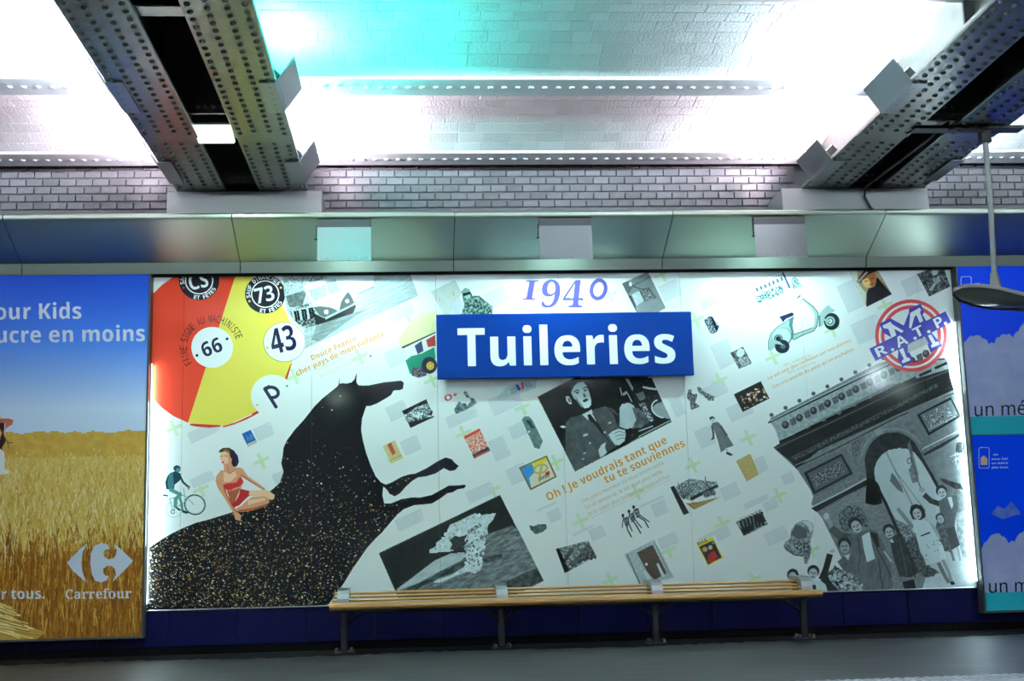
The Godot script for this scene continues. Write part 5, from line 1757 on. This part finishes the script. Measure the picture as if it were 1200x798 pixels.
func beam_lights() -> void:
	for k in 3:
		var p: Vector3 = [Vector3(-1.305, 3.49, 1.76), Vector3(-1.287, 3.49, 11.6), Vector3(8.39, 3.49, 11.6)][k]
		var t := thing("beam_lamp", p, ["small lit lamp tucked between the halves of the riveted beam", "small lit lamp on the same beam over the opposite platform", "small lit lamp on the far beam over the opposite platform"][k], "lamp", "small lamps in the ceiling beams")
		var c := Color(0.86, 1.0, 0.93)
		var st := mb()
		var lean := Transform3D(Basis(Vector3.RIGHT, deg_to_rad(-8 if k == 0 else 8)), Vector3.ZERO)
		box(st, Vector3(-0.13, 0.0, -0.12), Vector3(0.13, 0.09, 0.12), 0.01, lean)
		build(st, "housing", M.alu_dark, t)
		st = mb()
		box(st, Vector3(-0.12, -0.03, -0.11), Vector3(0.12, 0.0, 0.11), 0.006, lean)
		build(st, "diffuser", glow(c, 4.0), t)
		area(p + Vector3(0, -0.06, 0.0), p + Vector3(0, -1, 0.0), c, BEAM_E, Vector2(0.22, 0.2), "beam_lamp_light")

func hanging_lamp() -> void:
	var p := Vector3(3.885, 3.44, 1.95)
	var t := thing("hanging_lamp", p, "grey streetlamp-style head hanging on a steel pole from the beam", "lamp")
	var st := mb()
	box(st, Vector3(-0.5, -0.012, -0.05), Vector3(0.26, 0.012, 0.05), 0.002)
	build(st, "crossbar", M.iron, t)
	st = mb()
	box(st, Vector3(-0.035, -0.1, -0.03), Vector3(0.035, -0.012, 0.03), 0.004)
	build(st, "pole_clamp", M.iron, t)
	st = mb()
	tube(st, PackedVector3Array([Vector3(0, -0.05, 0), Vector3(0, -0.5, 0), Vector3(-0.02, -1.03, 0)]), 0.0185, 14)
	build(st, "pole", M.lamp_grey, t)
	st = mb()
	tube(st, PackedVector3Array([Vector3(-0.02, -1.0, 0), Vector3(-0.02, -1.06, 0), Vector3(-0.015, -1.12, 0)]), 0.025, 14, true, 0.04)
	build(st, "socket", M.lamp_grey, t)
	# head: a long shallow shell, rounded at one end, open below onto a lens
	var x := Transform3D(Basis(Vector3(0, 0, 1), deg_to_rad(-13)) * Basis(Vector3(0, 1, 0), deg_to_rad(-14)) * Basis(Vector3(1, 0, 0), deg_to_rad(-14)), Vector3(-0.07, -1.185, 0.03))
	st = mb()
	st.set_smooth_group(1)
	var rings := []
	var n := 16
	for i in 13:
		var u := i / 12.0
		var w := sin(PI * minf(u * 1.1 + 0.06, 1.0)) ** 0.6 if u < 0.5 else lerpf(1.0, 0.62, (u - 0.5) * 2.0)
		if i == 0: w = 0.12
		var ring := []
		for k in n + 1:
			var a := PI * k / n
			ring.append(x * Vector3(-0.245 + 0.53 * u, sin(a) * 0.075 * (0.55 + 0.45 * w), cos(a) * 0.13 * w))
		rings.append(ring)
	for i in 12:
		for k in n:
			quad(st, rings[i][k], rings[i][k + 1], rings[i + 1][k + 1], rings[i + 1][k])
	st.set_smooth_group(-1)
	for k in n:
		var c: Vector3 = x * Vector3(0.285, 0.02, 0)
		for v in [c, rings[12][k], rings[12][k + 1]]: st.add_vertex(v)
		c = x * Vector3(-0.246, 0.0, 0)
		for v in [c, rings[0][k + 1], rings[0][k]]: st.add_vertex(v)
	build(st, "shell", M.lamp_grey, t)
	st = mb()
	st.set_smooth_group(1)
	var lr := []
	for i in 13:
		var u := i / 12.0
		var w := sin(PI * minf(u * 1.1 + 0.06, 1.0)) ** 0.6 if u < 0.5 else lerpf(1.0, 0.62, (u - 0.5) * 2.0)
		if i == 0: w = 0.12
		var ring := []
		for k in 9:
			var f := k / 8.0 * 2.0 - 1.0
			ring.append(x * Vector3(-0.235 + 0.5 * u, 0.004 - 0.035 * (1.0 - f * f) * sin(PI * clampf(u, 0.02, 0.98)), f * 0.122 * w))
		lr.append(ring)
	for i in 12:
		for k in 8:
			quad(st, lr[i][k], lr[i][k + 1], lr[i + 1][k + 1], lr[i + 1][k])
	st.set_smooth_group(-1)
	build(st, "lens", M.lens, t)
	st = mb()
	var rim := PackedVector3Array()
	for i in 13: rim.append(rings[i][0])
	tube(st, rim, 0.006, 6)
	rim = PackedVector3Array()
	for i in 13: rim.append(rings[i][n])
	tube(st, rim, 0.006, 6)
	build(st, "rim", M.alu_dark, t)

	st = mb()
	var feed := PackedVector3Array()
	for c in [[3.63, 3.425, 1.98], [3.62, 3.415, 2.03], [3.66, 3.41, 2.06], [3.70, 3.415, 2.02], [3.69, 3.42, 1.98], [3.76, 3.415, 1.99], [3.86, 3.41, 1.99]]: feed.append(Vector3(c[0], c[1], c[2]) - p)
	tube(st, feed, 0.009, 8)
	build(st, "feed_cable", M.iron, t)

func cables() -> void:
	var st := mb()
	tube(st, PackedVector3Array([Vector3(3.63, 3.475, 1.98), Vector3(3.60, 3.47, 1.90), Vector3(3.60, 3.455, 1.7), Vector3(3.575, 3.45, 1.2), Vector3(3.55, 3.45, 0.62), Vector3(3.545, 3.44, 0.53), Vector3(3.548, 3.38, 0.503), Vector3(3.59, 3.29, 0.503), Vector3(3.64, 3.25, 0.505)]), 0.011, 8)
	var o := build(st, "power_cable", M.iron, self)
	tag(o, "dark cable running down the beam of the hanging lamp to the cornice", "cable")
